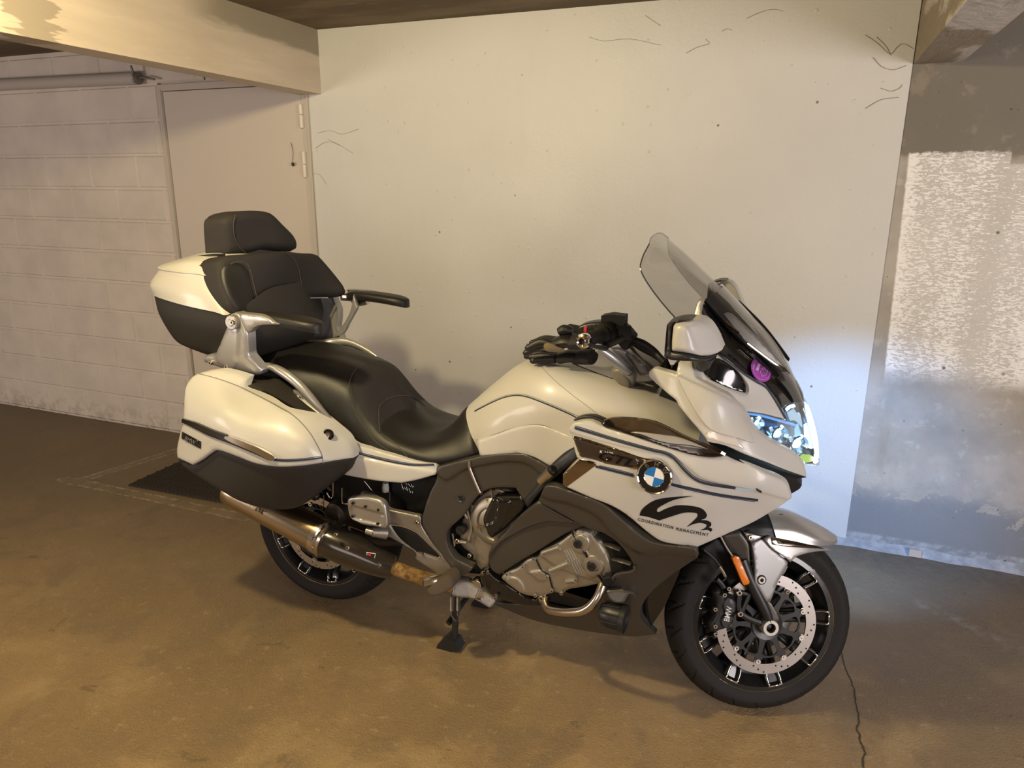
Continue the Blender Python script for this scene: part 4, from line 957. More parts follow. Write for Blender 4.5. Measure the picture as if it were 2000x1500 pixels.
surf_line(SB, c('M', [(1060, 900), (1110, 930), (1170, 975), (1240, 1040), (1300, 1110)]), .0016, 'stitching', STITCH, SEAT)
# ---- silencer and exhaust
EX = grp('exhaust')
a_, b2_ = P(450, 954, -.285), P(636, 1051, -.285); axv = (b2_-a_)/np.linalg.norm(b2_-a_); Lm = np.linalg.norm(b2_-a_)
mf = MB(); mf.lathe([(0, .02), (.035, .02), (.036, 0), (.054, 0), (.058, .006), (.060, .05), (.062, Lm*.6), (.063, Lm-.03)], a_, axv, 40); mf.build('silencer_can', TITAN, EX)
mf = MB(); mf.lathe([(.063, Lm-.034), (.0665, Lm-.032), (.067, Lm-.012), (.064, Lm-.008), (.069, Lm+.002), (.066, Lm+.012), (.058, Lm+.014)], a_, axv, 40); mf.build('silencer_band', STEEL, EX)
for dx, dy in ((-2, -42), (-19, -20), (-19, 10), (-14, 20)):
    pass
cb = MB(); cb.tube([P(630, 1048, -.285), P(655, 1061, -.283), P(690, 1076, -.272), P(720, 1090, -.262), P(752, 1103, -.250), P(768, 1108, -.243)], [.060, .061, .060, .054, .046, .040], 32, sub=6); cb.build('carbon_sleeve', CARBON, EX)
hp = MB(); hp.tube([P(755, 1104, -.248), P(790, 1117, -.235), P(830, 1130, -.215), P(880, 1142, -.19), P(930, 1150, -.16)], [.025, .025, .025, .026, .026], 20); hp.build('header_pipe', RUST, EX)
for X_, Y_, y_ in ((875, 532, -.343), (960, 630, -.338), (1188, 755, -.292), (765, 468, -.338), (712, 562, -.352), (708, 630, -.348), (815, 672, -.33)):
    MB().bolt(Pc('H', X_, Y_, y_), .0075 if X_ > 800 else .0045, mi=0, mi2=1).build('bolt', [STEEL, HOLE], EX)
bg = MB(); 
for a1_, b1_ in (((1095, 662), (1160, 672)), ((1160, 672), (1155, 700)), ((1100, 664), (1098, 682))):
    bg.tube([Pc('H', *a1_, -.322), Pc('H', *b1_, -.318)], .0012, 6, sub=1)
bg.build('maker_badge', WHITEINK, EX); MB().box((0, 0, 0), (.012, .002, .007)).build('maker_badge', RED, EX).location = Pc('H', 1104, 684, -.321)
text_on('engraved_lettering', 'OVIC', *ctr('H', 318, 362), 18, 7, 28, dep(-.345), mat('engraving', (.10, .07, .04), .6), EX)
# ---- centre stand
CS = grp('centre_stand')
cs = MB(); cs.tube([Pc('X', 893, 1160, -.13), Pc('X', 890, 1200, -.14), Pc('X', 888, 1245, -.150)], [.014, .013, .011], 12); cs.tube([(-1.045, -.14, .09), (-1.02, 0, .14), (-1.00, .12, .10)], .011, 10)
cs.tube([(-.96, .12, .26), (-1.0, .13, .12), (-1.02, .145, .02)], [.014, .013, .012], 10); o = cs.build('stand_leg', BLACKS, CS)
ft = MB(); prism(ft, [(-1.078, .0), (-1.02, .0), (-.985, .012), (-1.0, .045), (-1.04, .055), (-1.072, .018)], -.175, -.125); o = ft.build('stand_foot', BLACKS, CS); mirrored(o)
for dx in (0, 12.5):
    sg = MB(); top_ = Pc('X', 883+dx, 1163, -.165); bot_ = Pc('X', 883+dx, 1192, -.165); pts = []
    for i in range(13*8+1):
        t_ = i/(13*8); a__ = 2*math.pi*13*t_; pts.append(top_*(1-t_)+bot_*t_+np.array([.0065*math.cos(a__), .0065*math.sin(a__), 0]))
    sg.tube(pts, .0014, 5, sub=1); sg.tube([bot_, Pc('X', 881+dx, 1200, -.165), Pc('X', 884+dx, 1206, -.163), Pc('X', 890+dx*.3, 1213, -.155)], .0016, 6); sg.build('stand_spring', STEEL, CS)
# swing arm and final drive, brake calliper of the rear wheel, dark clutter behind the footrest
sw = MB(); sw.tube([(-1.64, -.12, .314), (-1.45, -.13, .36), (-1.2, -.12, .42), (-1.0, -.10, .46)], [.05, .045, .05, .05], 14); sw.lathe([(0, .05), (.05, .05), (.075, .03), (.08, -.03)], (-1.64, -.10, .314), (0, -1, 0), 30); sw.build('swing_arm', BLACKS, BK)
_cp = []
class _Q:
    def tube(s_, *a, **k): k.pop('mi', None); MB().tube(*a, **k).build('brake_pipe', STEEL, BK)
cl = _Q()
cl.tube([Pc('N', 345, 230, -.2), Pc('N', 345, 420, -.2), Pc('N', 375, 455, -.2), Pc('N', 440, 460, -.2)], .003, 8, mi=0)
cl.tube([Pc('N', 220, 160, -.2), Pc('N', 215, 350, -.2), Pc('N', 180, 370, -.2), Pc('N', 130, 300, -.2)], .0028, 8, mi=0)
cl.tube([Pc('N', 435, 770, -.2), Pc('N', 520, 790, -.2), Pc('N', 650, 840, -.2)], .003, 8, mi=0); cl.tube([Pc('N', 435, 775, -.2), Pc('N', 480, 880, -.2), Pc('N', 580, 970, -.2)], .0028, 8, mi=0)
cl.tube([Pc('N', 655, 140, -.19), Pc('N', 840, 370, -.19)], .0014, 6, mi=0); cl.tube([Pc('N', 1008, 300, -.19), Pc('N', 1010, 470, -.19)], .003, 8, mi=0)
cl.tube([Pc('N', 90, 340, -.2), Pc('N', 85, 480, -.2), Pc('N', 60, 560, -.2)], .0018, 6, mi=0)
dk = MB(); prism(dk, [(-1.42, .38), (-1.10, .44), (-1.06, .72), (-1.34, .77), (-1.48, .70), (-1.50, .50)], -.155, -.02); dk.build('rear_frame', BLACKP, BK, smooth=0)
cy_ = MB(); cy_.lathe([(0, .03), (.026, .03), (.030, .024), (.044, .018), (.048, 0), (.048, -.04)], Pc('N', 280, 590, -.19), (0, -1, 0), 28); cy_.build('damper_reservoir', mat('dark_bronze', (.05, .038, .024), .5, .4), BK)
MB().bolt(Pc('H', 727, 258, -.20), .014, mi=0, mi2=1, h=.012, n=20).build('bolt', [STEEL, HOLE], BK)
wc = MB(); wc.cyl(Pc('N', 950, 200, -.175), Pc('N', 950, 285, -.175), .0125, 18); wc.cyl(Pc('N', 950, 165, -.175), Pc('N', 950, 235, -.175), .0105, 18); wc.build('fluid_cap', LGREY, BK)
bx = panel('battery_box', c('N', [(1040, 120, 1), (1400, 80), (1660, 80, 1), (1670, 160), (1580, 290), (1540, 420), (1470, 590, 1), (1290, 610), (1180, 400), (1040, 330)]), -.17, BLACKP, BK, .04, .006)
bk_ = MB()
for X0, Y0, X1, Y1 in ((1170, 175, 1200, 260), (1210, 230, 1245, 262), (1240, 215, 1260, 280), (1230, 170, 1250, 190), (1265, 175, 1300, 220), (1275, 240, 1300, 300), (1310, 180, 1325, 230), (1335, 200, 1345, 225), (1322, 280, 1328, 312), (1180, 215, 1190, 240), (1290, 290, 1305, 305)):
    bk_.tube([Pc('N', X0, Y0, -.1725), Pc('N', X1, Y1, -.1725)], .0008, 4, sub=1)
o = bk_.build('printed_marks', WHITEINK, BK)
# ---- footrest hanger plate (right) with passenger peg
HG = grp('footrest_hanger')
hgd = [(760, 1000, -.225), (825, 1012, -.205), (880, 1110, -.195), (760, 1040, -.225), (840, 1070, -.20)]
panel('hanger_plate', c('N', [(600, 300, 1), (640, 310), (840, 390), (950, 500), (1010, 545), (1200, 585), (1420, 630, 1), (1442, 680), (1450, 770), (1550, 930), (1700, 1120), (1850, 1270), (1960, 1440), (1975, 1475, 1), (1900, 1500), (1700, 1480, 1), (1640, 1420), (1500, 1330), (1350, 1220), (1370, 1190), (1350, 1130), (1200, 1040), (1000, 930), (960, 925), (900, 915), (880, 760), (900, 560), (800, 400), (590, 325, 1)]), hgd, HANG, HG, .014, .005, holes=(), bumps=[(c('N', [(1000, 740), (1200, 790), (1340, 850), (1420, 910), (1700, 1180), (1690, 1215), (1480, 1150), (1370, 1130), (1150, 950)]), -.006, 4)], step=5)
panel('hanger_insert', c('N', [(1030, 770, 1), (1200, 800), (1330, 860), (1420, 920), (1690, 1185), (1680, 1205, 1), (1480, 1135), (1380, 1125, 1), (1160, 950)]), addoff(dep(hgd), .001), BLACKP, HG, .006, .002)
hdf_ = dep(hgd)
stripline('insert_edge', c('N', [(1030, 745), (1200, 780), (1340, 840), (1420, 895), (1560, 1030), (1705, 1175), (1700, 1205), (1670, 1213), (1480, 1150), (1370, 1130)]), 1.4, hdf_, STEEL, HG, off=-.001)
panel('footrest_plate', c('N', [(405, 440), (412, 400), (440, 375), (520, 362), (640, 358), (760, 380), (860, 410), (920, 460), (942, 520), (962, 650), (970, 770), (950, 805), (900, 808), (840, 790), (640, 760), (540, 720), (470, 680), (425, 600)]), [(680, 970, -.285), (750, 1000, -.290), (700, 1020, -.29)], ALU, HG, .016, .008, bumps=[(c('N', [(480, 485), (560, 505), (760, 560), (925, 610), (890, 630), (885, 750), (830, 745), (500, 670), (450, 600)]), -.004, 2.5)], step=4)
for X_, Y_ in ((495, 448), (670, 495), (850, 540), (492, 632), (842, 732)):
    MB().lathe([(0, .003), (.0045, .004), (.005, 0)], Pc('N', X_, Y_, -.2885), (0, -1, 0), 12).build('rubber_stud', BLACKP, HG)
kk = MB(); kk.tube([Pc('N', 760, 850, -.27), Pc('N', 960, 860, -.235)], [.016, .024], 14, sub=1); kk.tube([Pc('N', 690, 830, -.27), Pc('N', 790, 860, -.27)], .013, 12, sub=1); kk.build('peg_clevis', ALU, HG)
for X_, Y_, r_ in ((1390, 718, .008), (1475, 1165, .005), (1890, 1350, .005)):
    MB().bolt(Pc('N', X_, Y_, float(hdf_(np.array([ctr('N', X_, Y_)]))[0])-.003), r_, mi=0, mi2=1).build('bolt', [STEEL, HOLE], HG)
# rider's peg, brake pedal
pg = MB(); pg.tube([P(826, 1137, -.30), P(852, 1133, -.27), P(880, 1128, -.22)], [.017, .021, .02], 16); pg.build('peg_sleeve', STEEL, HG)
panel('footpeg', c('H', [(1515, 950), (1560, 900), (1620, 850), (1680, 830), (1712, 870), (1715, 920), (1680, 950), (1600, 985), (1540, 978)]), [(830, 1155, -.315), (880, 1130, -.275), (860, 1165, -.31)], mat('worn_peg_rubber', (.075, .055, .035), .85, bump=(200, .8)), HG, .05, .012)
panel('brake_pedal', c('L', [(110, 880), (150, 858), (250, 870), (370, 940), (420, 975), (500, 1020), (530, 1080), (500, 1130), (470, 1140), (330, 1060), (200, 1040), (110, 1015), (120, 950)]), [(885, 1145, -.21), (950, 1180, -.21), (900, 1170, -.22)], HANG, HG, .02, .006, step=4)
panel('pedal_arm', c('L', [(280, 880, 1), (330, 860), (380, 880), (405, 960, 1), (340, 930)]), -.19, STEEL, HG, .02, .006, step=4)
rb_ = MB()
for t_ in (0, .5, 1): rb_.tube([Pc('L', 335+22*t_*2, 1045-50*t_*0+8*t_, -.226), Pc('L', 375+22*t_*2, 965+10*t_, -.226)], .0022, 6, sub=1)
rb_.build('pedal_ribs', CHROME, HG); MB().tube([Pc('L', 335, 1040, -.228), Pc('L', 395, 1055, -.228)], .004, 8, sub=1).build('pedal_ribs', CHROME, HG)
hb_ = MB(); hb_.tube([Pc('L', 55, 760, -.205), Pc('L', 55, 850, -.205), Pc('L', 90, 880, -.205), Pc('L', 150, 860, -.205)], .0015, 6); hb_.build('spring_clip', STEEL, HG)

# ================================================================== tank, fairings, front
TANK = loft('fuel_tank', [
    [(-.895, -.172, .765), (-.905, -.168, .79), (-.945, -.150, .845), (-.985, -.095, .885), (-1.0, -.04, .90), (-1.0, 0, .902)],
    [(-.83, -.195, .79), (-.84, -.197, .83), (-.86, -.185, .90), (-.885, -.13, .965), (-.90, -.06, .988), (-.905, 0, .992)],
    [(-.74, -.205, .80), (-.75, -.208, .86), (-.77, -.195, .96), (-.79, -.14, 1.035), (-.81, -.07, 1.058), (-.815, 0, 1.062)],
    [(-.65, -.222, .79), (-.655, -.226, .88), (-.67, -.215, .99), (-.69, -.165, 1.065), (-.71, -.10, 1.088), (-.715, 0, 1.075)],
    [(-.56, -.240, .82), (-.565, -.240, .91), (-.57, -.222, 1.00), (-.58, -.178, 1.060), (-.595, -.115, 1.083), (-.60, 0, 1.068)],
    [(-.46, -.255, .84), (-.46, -.250, .93), (-.46, -.230, 1.00), (-.46, -.185, 1.045), (-.47, -.12, 1.064), (-.47, 0, 1.055)],
    [(-.34, -.265, .84), (-.34, -.255, .93), (-.34, -.235, .985), (-.34, -.19, 1.025), (-.34, -.12, 1.036), (-.34, 0, 1.03)],
    [(-.20, -.26, .84), (-.20, -.25, .91), (-.20, -.225, .955), (-.20, -.18, .985), (-.20, -.10, .995), (-.20, 0, .995)]], WHITE, BK, nu=6, nv=7, smooth=70)
TB = bvh_of(TANK)
surf_line(TB, c('C', [(290, 812), (390, 760), (480, 722), (560, 708), (640, 720), (760, 765), (900, 825), (970, 862)]), .0022, 'pinstripe', NAVY, TANK, .0)
surf_line(TB, c('C', [(292, 806), (390, 752), (480, 713), (560, 699), (640, 709), (760, 754), (900, 814), (980, 850)]), .0006, 'pinstripe', NAVY, TANK, .0006)
surf_line(TB, c('C', [(720, 512), (760, 560), (830, 625), (920, 700), (1020, 775), (1120, 852)]), .0007, 'tank_seam', GREYINK, TANK, .0004)
surf_line(TB, c('C', [(303, 998), (420, 962), (540, 920), (640, 900), (720, 900), (800, 925), (920, 975)]), .0008, 'tank_seam', BLACKP, TANK, .0004)
surf_line(TB, c('C', [(930, 500), (1000, 530), (1080, 562), (1190, 600)]), .0020, 'deck_seam', BLACKP, TANK, .0004)
surf_patch(TB, c('C', [(880, 440), (1060, 440), (1200, 480), (1320, 560), (1400, 640), (1330, 655), (1240, 640), (1190, 600), (1080, 560), (1000, 528), (930, 498)]), 'tank_deck', SILVER, TANK)
tkd = dep([(936, 880, -.205), (1030, 865, -.222), (1075, 905, -.235), (1120, 855, -.25), (1010, 840, -.215), (945, 860, -.20), (1115, 880, -.255)])
panel('tank_lower_trim', c('C', [(303, 1000, 1), (420, 964), (540, 922), (640, 902), (720, 902), (800, 927), (920, 977), (960, 1000, 1), (975, 1070), (780, 1170, 1), (680, 1115), (600, 1092), (540, 1088), (320, 1108, 1)]), tkd, WHITE, TANK, .02, .006, mirror=True, label='white lower tank trim')
# ---- grey side cover under seat and tank
SCO = [(248, 203, 1), (400, 165), (520, 136, 1), (650, 120), (790, 118), (860, 138), (985, 205, 1), (975, 300), (900, 400, 1), (840, 480, 1), (790, 400), (755, 345, 1), (620, 345), (540, 372), (480, 430), (410, 530), (325, 610), (305, 660), (315, 730), (360, 800), (420, 835), (472, 860, 1), (460, 890), (385, 928, 1), (300, 820), (220, 700), (150, 590, 1), (150, 520), (195, 380), (235, 300)]
scd = [(850, 905, -.200), (830, 1000, -.205), (920, 1110, -.215), (930, 895, -.205), (1070, 910, -.225), (1030, 990, -.225), (880, 1050, -.21), (940, 950, -.205)]
panel('side_cover', c('E', SCO), scd, GREY, BK, .03, .004, mirror=True, step=6, bumps=[(c('E', [(250, 180), (520, 110), (800, 90), (1000, 190), (940, 260), (840, 190), (700, 170), (450, 215), (300, 290)]), .006, 6)])
scf = dep(scd)
hb = MB(); hb.lathe([(.0, .0015), (.0095, .002), (.0105, .0)], P(*ctr('E', 400, 410), -.2065), (0, -1, 0), 24, mi=0); hb.lathe([(.0095, .002), (.0112, .0035), (.0125, .0)], P(*ctr('E', 400, 410), -.2065), (0, -1, 0), 24, mi=1); hb.build('plug', [HOLE, GREY], BK)
ht = MB(); ht.tube([Pc('E', x, y, -.213) for x, y in ((455, 165), (457, 210), (475, 260), (500, 320), (525, 375))], .0050, 10); ht.build('vent_hose', STEEL, BK)
# opening behind: dark recess, clutch cover and engine bits
panel('engine_recess', c('E', [(300, 560, 1), (560, 330), (840, 330, 1), (840, 480), (620, 680), (560, 900, 1), (480, 900), (330, 860), (290, 700)]), -.150, HOLE, BK, .01, 0)
cc = ctr('E', 630, 560)
pc = P(*cc, -.175)
ck = MB(); ck.lathe([(0, .022), (.050, .022), (.056, .018), (.060, .024), (.072, .022), (.082, .014), (.088, .010), (.088, -.03)], pc+np.array([0, 0, 0]), (0, -1, 0), 56); ck.build('clutch_cover', ENG, BK)
panel('transmission_casing', c('E', [(540, 380, 1), (600, 350), (700, 350), (760, 380, 1), (700, 500), (600, 760), (570, 900), (500, 850), (470, 780), (400, 720), (395, 600), (450, 470)]), -.168, ENG, BK, .03, .008)
tb = MB()
for pts, r in ((((600, 355), (605, 400)), .004), (((650, 360), (700, 380), (705, 400)), .004), (((365, 690), (440, 700)), .006), (((440, 480), (470, 600), (450, 690)), .004), (((400, 470), (445, 540)), .006), (((345, 640), (360, 720)), .003)):
    tb.tube([Pc('E', x, y, -.182) for x, y in pts], r, 8)
tb.build('casing_ribs', ENG, BK)
for X_, Y_, r in ((530, 375, .006), (600, 358, .005), (475, 458, .005), (455, 785, .008), (490, 800, .005), (375, 690, .009), (458, 692, .006)):
    MB().bolt(Pc('E', X_, Y_, -.186), r, mi=0, mi2=1).build('bolt', [STEEL, HOLE], BK)
pl = MB(); pl.lathe([(0, .008), (.016, .009), (.018, .005), (.018, -.01)], Pc('E', 402, 615, -.188), (0, -1, 0), 26); pl.box((-.014, -.0115, -.002), (.014, -.009, .002), M=Matrix.Translation(Vector(Pc('E', 402, 615, -.188)))@Matrix.Rotation(.5, 4, 'Y')); pl.build('oil_plug', BLACKS, BK)
text_on('cast_lettering', 'BM', *ctr('E', 522, 600), 12, 9, 5, dep(-.2005), STEEL, BK, off=-.001)
panel('clutch_guard', c('E', [(600, 412, 1), (640, 402), (700, 400), (812, 398, 1), (816, 470), (800, 500), (740, 560), (690, 610), (640, 650), (592, 682, 1), (570, 650), (545, 590), (540, 545), (560, 490)]), -.225, BLACKG, BK, .03, .012, step=5, bumps=[(c('E', [(640, 430), (700, 425), (730, 450), (690, 520), (660, 600), (600, 640), (560, 590), (620, 560), (640, 480)]), .004, 4)])
# inner grey knee fairing
KF = [(905, 432, 1), (1000, 490), (1100, 545), (1205, 600, 1), (1150, 618), (1050, 665), (900, 760), (780, 830), (700, 880), (640, 922, 1), (595, 890), (575, 845), (580, 780), (605, 720), (680, 640), (780, 530)]
kfd = dep([(1050, 985, -.285), (1140, 1030, -.285), (975, 1120, -.235), (960, 1080, -.235), (1040, 1090, -.262), (1000, 1030, -.245)])
panel('knee_fairing', c('E', KF), kfd, GREY, BK, .03, .004, mirror=True, step=6, bumps=[(c('E', [(560, 860), (640, 720), (760, 640), (900, 580), (1010, 568), (1240, 605), (1050, 690), (640, 960)]), -.010, 4)])
# diagonal frame strut with tip-over cap
panel('frame_strut', c('E', [(1165, 62, 1), (1180, 130), (1060, 245), (960, 330), (880, 420), (835, 485, 1), (805, 430), (850, 370), (920, 290), (975, 205), (1080, 110)]), [(1125, 880, -.262), (1030, 990, -.24), (1075, 915, -.25), (1060, 950, -.25), (1100, 900, -.262)], BLACKS, BK, .03, .008, mirror=True)
fc = MB(); q0, q1 = Pc('E', 920, 300, -.285), Pc('E', 1000, 225, -.300); ax_ = (q1-q0)/np.linalg.norm(q1-q0); Lq = np.linalg.norm(q1-q0)
fc.lathe([(0, 0), (.013, 0), (.016, .003), (.016, Lq-.004), (.0165, Lq)], q0, ax_, 24, mi=0); fc.lathe([(0, Lq+.004), (.012, Lq+.006), (.0165, Lq+.001), (.0165, Lq-.006)], q0, ax_, 24, mi=1); fc.build('crash_pad', [STEEL, BLACKP], BK)
# ---- grey lower fairing
LF = [(950, 330, 1), (1000, 322), (1150, 370), (1330, 440), (1450, 540), (1600, 660), (1700, 700), (1900, 725), (1936, 738, 1), (1940, 800, 1), (1820, 880), (1700, 970), (1610, 1060), (1568, 1150), (1585, 1215), (1668, 1300, 1), (1500, 1312), (1200, 1275), (900, 1215), (700, 1140), (575, 1085, 1), (900, 1112, 1), (1180, 1170), (1290, 1110), (1315, 1010), (1340, 960, 1), (1440, 905), (1530, 870, 1), (1500, 800), (1420, 700), (1330, 640, 1), (1210, 600), (1080, 530), (900, 432, 1)]
lfd = dep([(1065, 950, -.305), (1140, 1030, -.310), (1350, 1067, -.335), (1362, 1090, -.325), (1290, 1140, -.265), (1278, 1240, -.150), (1140, 1230, -.150), (955, 1178, -.150), (1183, 1138, -.275), (1215, 1190, -.24), (1100, 1195, -.19), (1240, 1010, -.330), (1250, 1080, -.325), (1050, 980, -.30), (1240, 1150, -.27)])
panel('lower_fairing', c('E', LF), lfd, GREY, BK, .03, .0035, mirror=True, step=7, bumps=[(c('E', [(900, 300), (1150, 350), (1330, 425), (1450, 520), (1600, 640), (1700, 680), (1900, 700), (2000, 735), (1960, 790), (1750, 770), (1560, 760), (1400, 650), (1280, 520), (1100, 440), (940, 400)]), .009, 9)])
panel('side_vent', c('E', [(1300, 640, 1), (1345, 648), (1430, 710), (1528, 850, 1), (1520, 880), (1440, 900), (1380, 960, 1), (1370, 800), (1330, 700)]), -.270, HOLE, BK, .01, .002)
for X0, Y0, X1, Y1 in ((1330, 705, 1440, 745), (1390, 805, 1510, 838)):
    vb = MB(); vb.tube([Pc('E', X0, Y0, -.290), Pc('E', (X0+X1)/2, (Y0+Y1)/2-4, -.300), Pc('E', X1, Y1, -.306)], [.0035, .0045, .004], 8, flat=2.6); vb.build('vent_bar', GREY, BK)
vr = MB(); vr.tube([Pc('E', 1390, 930, -.305), Pc('E', 1420, 905, -.308), Pc('E', 1500, 892, -.312), Pc('E', 1528, 878, -.315), Pc('E', 1528, 850, -.315)], .0045, 8); vr.build('vent_edge', GREY, BK)
# belly shadow box between the lower fairings
bl = MB(); prism(bl, [(-.86, .255), (-.36, .25), (-.34, .45), (-.34, .60), (-.40, .60), (-.82, .36)], -.14, .14); wl = MB(); prism(wl, [(-.35, .28), (-.315, .26), (-.27, .36), (-.235, .48), (-.22, .62), (-.35, .62)], -.15, .15); wl.build('wheel_arch_liner', BLACKG, BK, smooth=0); bl.build('belly_pan', GREY, BK, smooth=0)
# ---- engine: cylinder head cover
EC = [(660, 935), (700, 893), (770, 862), (830, 808), (900, 790), (920, 750), (1000, 715), (1060, 680), (1130, 622, 1), (1180, 605), (1250, 618), (1270, 655), (1325, 690), (1345, 730), (1380, 800), (1392, 870), (1385, 930), (1330, 962), (1220, 990), (1100, 1010), (1060, 1040), (1010, 1030), (940, 1050), (880, 1057), (800, 1040), (730, 990)]
ecd = [(980, 1130, -.225), (1200, 1100, -.262), (1130, 1040, -.262), (1100, 1130, -.25), (1000, 1160, -.225)]
ecf = dep(ecd)
ECO = panel('cylinder_head_cover', c('E', EC), ecd, ENG, BK, .05, .010, step=4.5, bumps=[
    (c('E', [(1110, 640), (1180, 610), (1270, 660), (1390, 870), (1380, 940), (1330, 960), (1060, 870), (950, 800), (920, 760)]), .006, 4),
    (c('E', [(1130, 690), (1150, 650), (1190, 640), (1230, 665), (1240, 710), (1220, 750), (1180, 760), (1145, 740)]), .005, 3),
    (c('E', [(1215, 845), (1235, 800), (1280, 795), (1320, 825), (1325, 870), (1300, 910), (1250, 915), (1222, 890)]), .005, 3),
    (c('E', [(700, 930), (740, 922), (780, 940), (810, 985), (812, 1030), (760, 1010), (700, 965)]), .004, 2.5),
    (c('E', [(845, 890, 1), (930, 880), (960, 930), (950, 945), (905, 945)]), .004, 2.5)], label='bare metal cylinder head cover')
gk = MB(); gk.tube([P(*ctr('E', x, y), float(ecf(np.array([ctr('E', x, y)]))[0])-.009) for x, y in ((1120, 625), (1140, 660), (1165, 700), (1190, 740), (1225, 800), (1255, 860), (1290, 905), (1325, 955))], .0032, 8); gk.build('cover_gasket', BLACKP, ECO)
gk = MB(); gk.tube([P(*ctr('E', x, y), float(ecf(np.array([ctr('E', x, y)]))[0])-.009) for x, y in ((1132, 618), (1152, 653), (1178, 692), (1203, 732), (1238, 792), (1268, 850), (1303, 895), (1338, 950))], .0022, 8); gk.build('cover_gasket', STEEL, ECO)
gk = MB(); gk.tube([P(*ctr('E', x, y), float(ecf(np.array([ctr('E', x, y)]))[0])-.003) for x, y in ((880, 795), (900, 830), (925, 880), (970, 910), (985, 960), (1000, 1010), (1012, 1035))], .0020, 8); gk.build('cover_gasket', BLACKP, ECO)
for X_, Y_ in ((1163, 707), (1252, 855)):
    b_ = MB(); b_.lathe([(0, .004), (.006, .004), (.008, .008), (.0125, .008), (.0135, .004), (.0135, -.004)], P(*ctr('E', X_, Y_), -.272), (0, -1, 0), 24); b_.lathe([(.016, .001), (.020, .004), (.030, .003), (.033, -.002)], P(*ctr('E', X_+12, Y_-8), -.268), (0, -1, 0), 30, mi=1); b_.build('cover_plug', [BLACKS, ENG], ECO)
rbm = MB()
for k in range(4):
    x0, y0 = 1075+14*k, 752-7*k
    rbm.tube([P(*ctr('E', x0, y0), -.2625), P(*ctr('E', x0+38, y0+78), -.2635)], .0016, 6, sub=1); rbm.tube([P(*ctr('E', x0+48, y0+80), -.2635), P(*ctr('E', x0+82, y0+148), -.264)], .0016, 6, sub=1)
rbm.build('cast_ribs', ENG, ECO)
for A_, B_ in (((935, 765), (1035, 730)), ((985, 880), (1095, 835)), ((1090, 950), (1145, 945))):
    t_ = MB(); qa, qb = P(*ctr('E', *A_), -.250), P(*ctr('E', *B_), -.262); t_.tube([qa, qb], .0085, 14, sub=1); t_.tube([qb, qb+(qb-qa)*.08], .010, 14, sub=1); t_.build('bolt_tower', ENG, ECO)
for X_, Y_ in ((1035, 730), (1095, 835), (1148, 942), (805, 858), (875, 808), (962, 922), (993, 1012), (1055, 1030), (700, 905), (1275, 632), (885, 1045)):
    MB().bolt(P(*ctr('E', X_, Y_), float(ecf(np.array([ctr('E', X_, Y_)]))[0])-.011), .0058, mi=0, mi2=1).build('bolt', [ENG, HOLE], ECO)
# black sump guard with bolts under the engine, crash bar
panel('sump_guard', c('E', [(520, 890, 1), (570, 880), (620, 930), (700, 975), (800, 1040), (880, 1070), (900, 1050, 1), (940, 1060), (930, 1120, 1), (800, 1110), (660, 1070), (580, 1020), (530, 960)]), [(940, 1120, -.20), (1050, 1180, -.215), (970, 1170, -.20)], BLACKG, BK, .04, .006)
for X_, Y_ in ((578, 893), (632, 1043), (625, 1060), (540, 900)): MB().bolt(Pc('E', X_, Y_, -.212), .006, mi=0, mi2=1).build('bolt', [STEEL, HOLE], BK)
panel('bar_mount', c('E', [(905, 1045, 1), (940, 1035), (960, 1060), (950, 1110), (935, 1120, 1), (905, 1075)]), -.232, STEEL, BK, .02, .003, step=4); MB().bolt(Pc('E', 925, 1060, -.235), .008, mi=0, mi2=1).build('bolt', [STEEL, HOLE], BK)
cbp = [(955, 1060, -.225), (950, 1100, -.245), (975, 1135, -.265), (1050, 1150, -.290), (1120, 1152, -.305), (1185, 1145, -.315), (1240, 1115, -.315), (1280, 1070, -.31), (1305, 1020, -.30), (1325, 965, -.285)]
cbm = MB(); cbm.tube([Pc('E', *p) for p in cbp], .0132, 16); o = cbm.build('crash_bar', STEEL, BK); mirrored(o)
panel('bar_clamp', c('E', [(1325, 930, 1), (1380, 925), (1400, 960), (1350, 990), (1320, 975)]), -.30, BLACKP, BK, .03, .004, step=4)
# turned mount and fog lamp
fg = MB(); c0 = Pc('E', 1400, 1178, -.300)
fg.lathe([(0, -.045), (.025, -.045), (.036, -.030), (.040, -.005), (.041, .020), (.044, .022), (.044, .036), (.040, .038), (.038, .032), (0, .032)], c0, (1, -.08, -.05), 30)
for k in range(10):
    a__ = 2*math.pi*k/10; fg.tube([c0+np.array([-.035, .040*math.cos(a__), .040*math.sin(a__)]), c0+np.array([.018, .0425*math.cos(a__), .0425*math.sin(a__)])], .0022, 6, sub=1)
fg.build('fog_lamp', BLACKS, BK); o = fg.build('fog_lamp', BLACKS, BK); mirrored(o); bpy.data.objects.remove(o)
panel('lamp_mount', c('E', [(1340, 1015), (1400, 1000), (1480, 1005), (1528, 1045), (1535, 1065, 1), (1500, 1040), (1460, 1100, 1), (1400, 1100), (1355, 1065)]), [(1185, 1155, -.295), (1240, 1165, -.29), (1210, 1180, -.305)], GREY, BK, .03, .010, step=4)
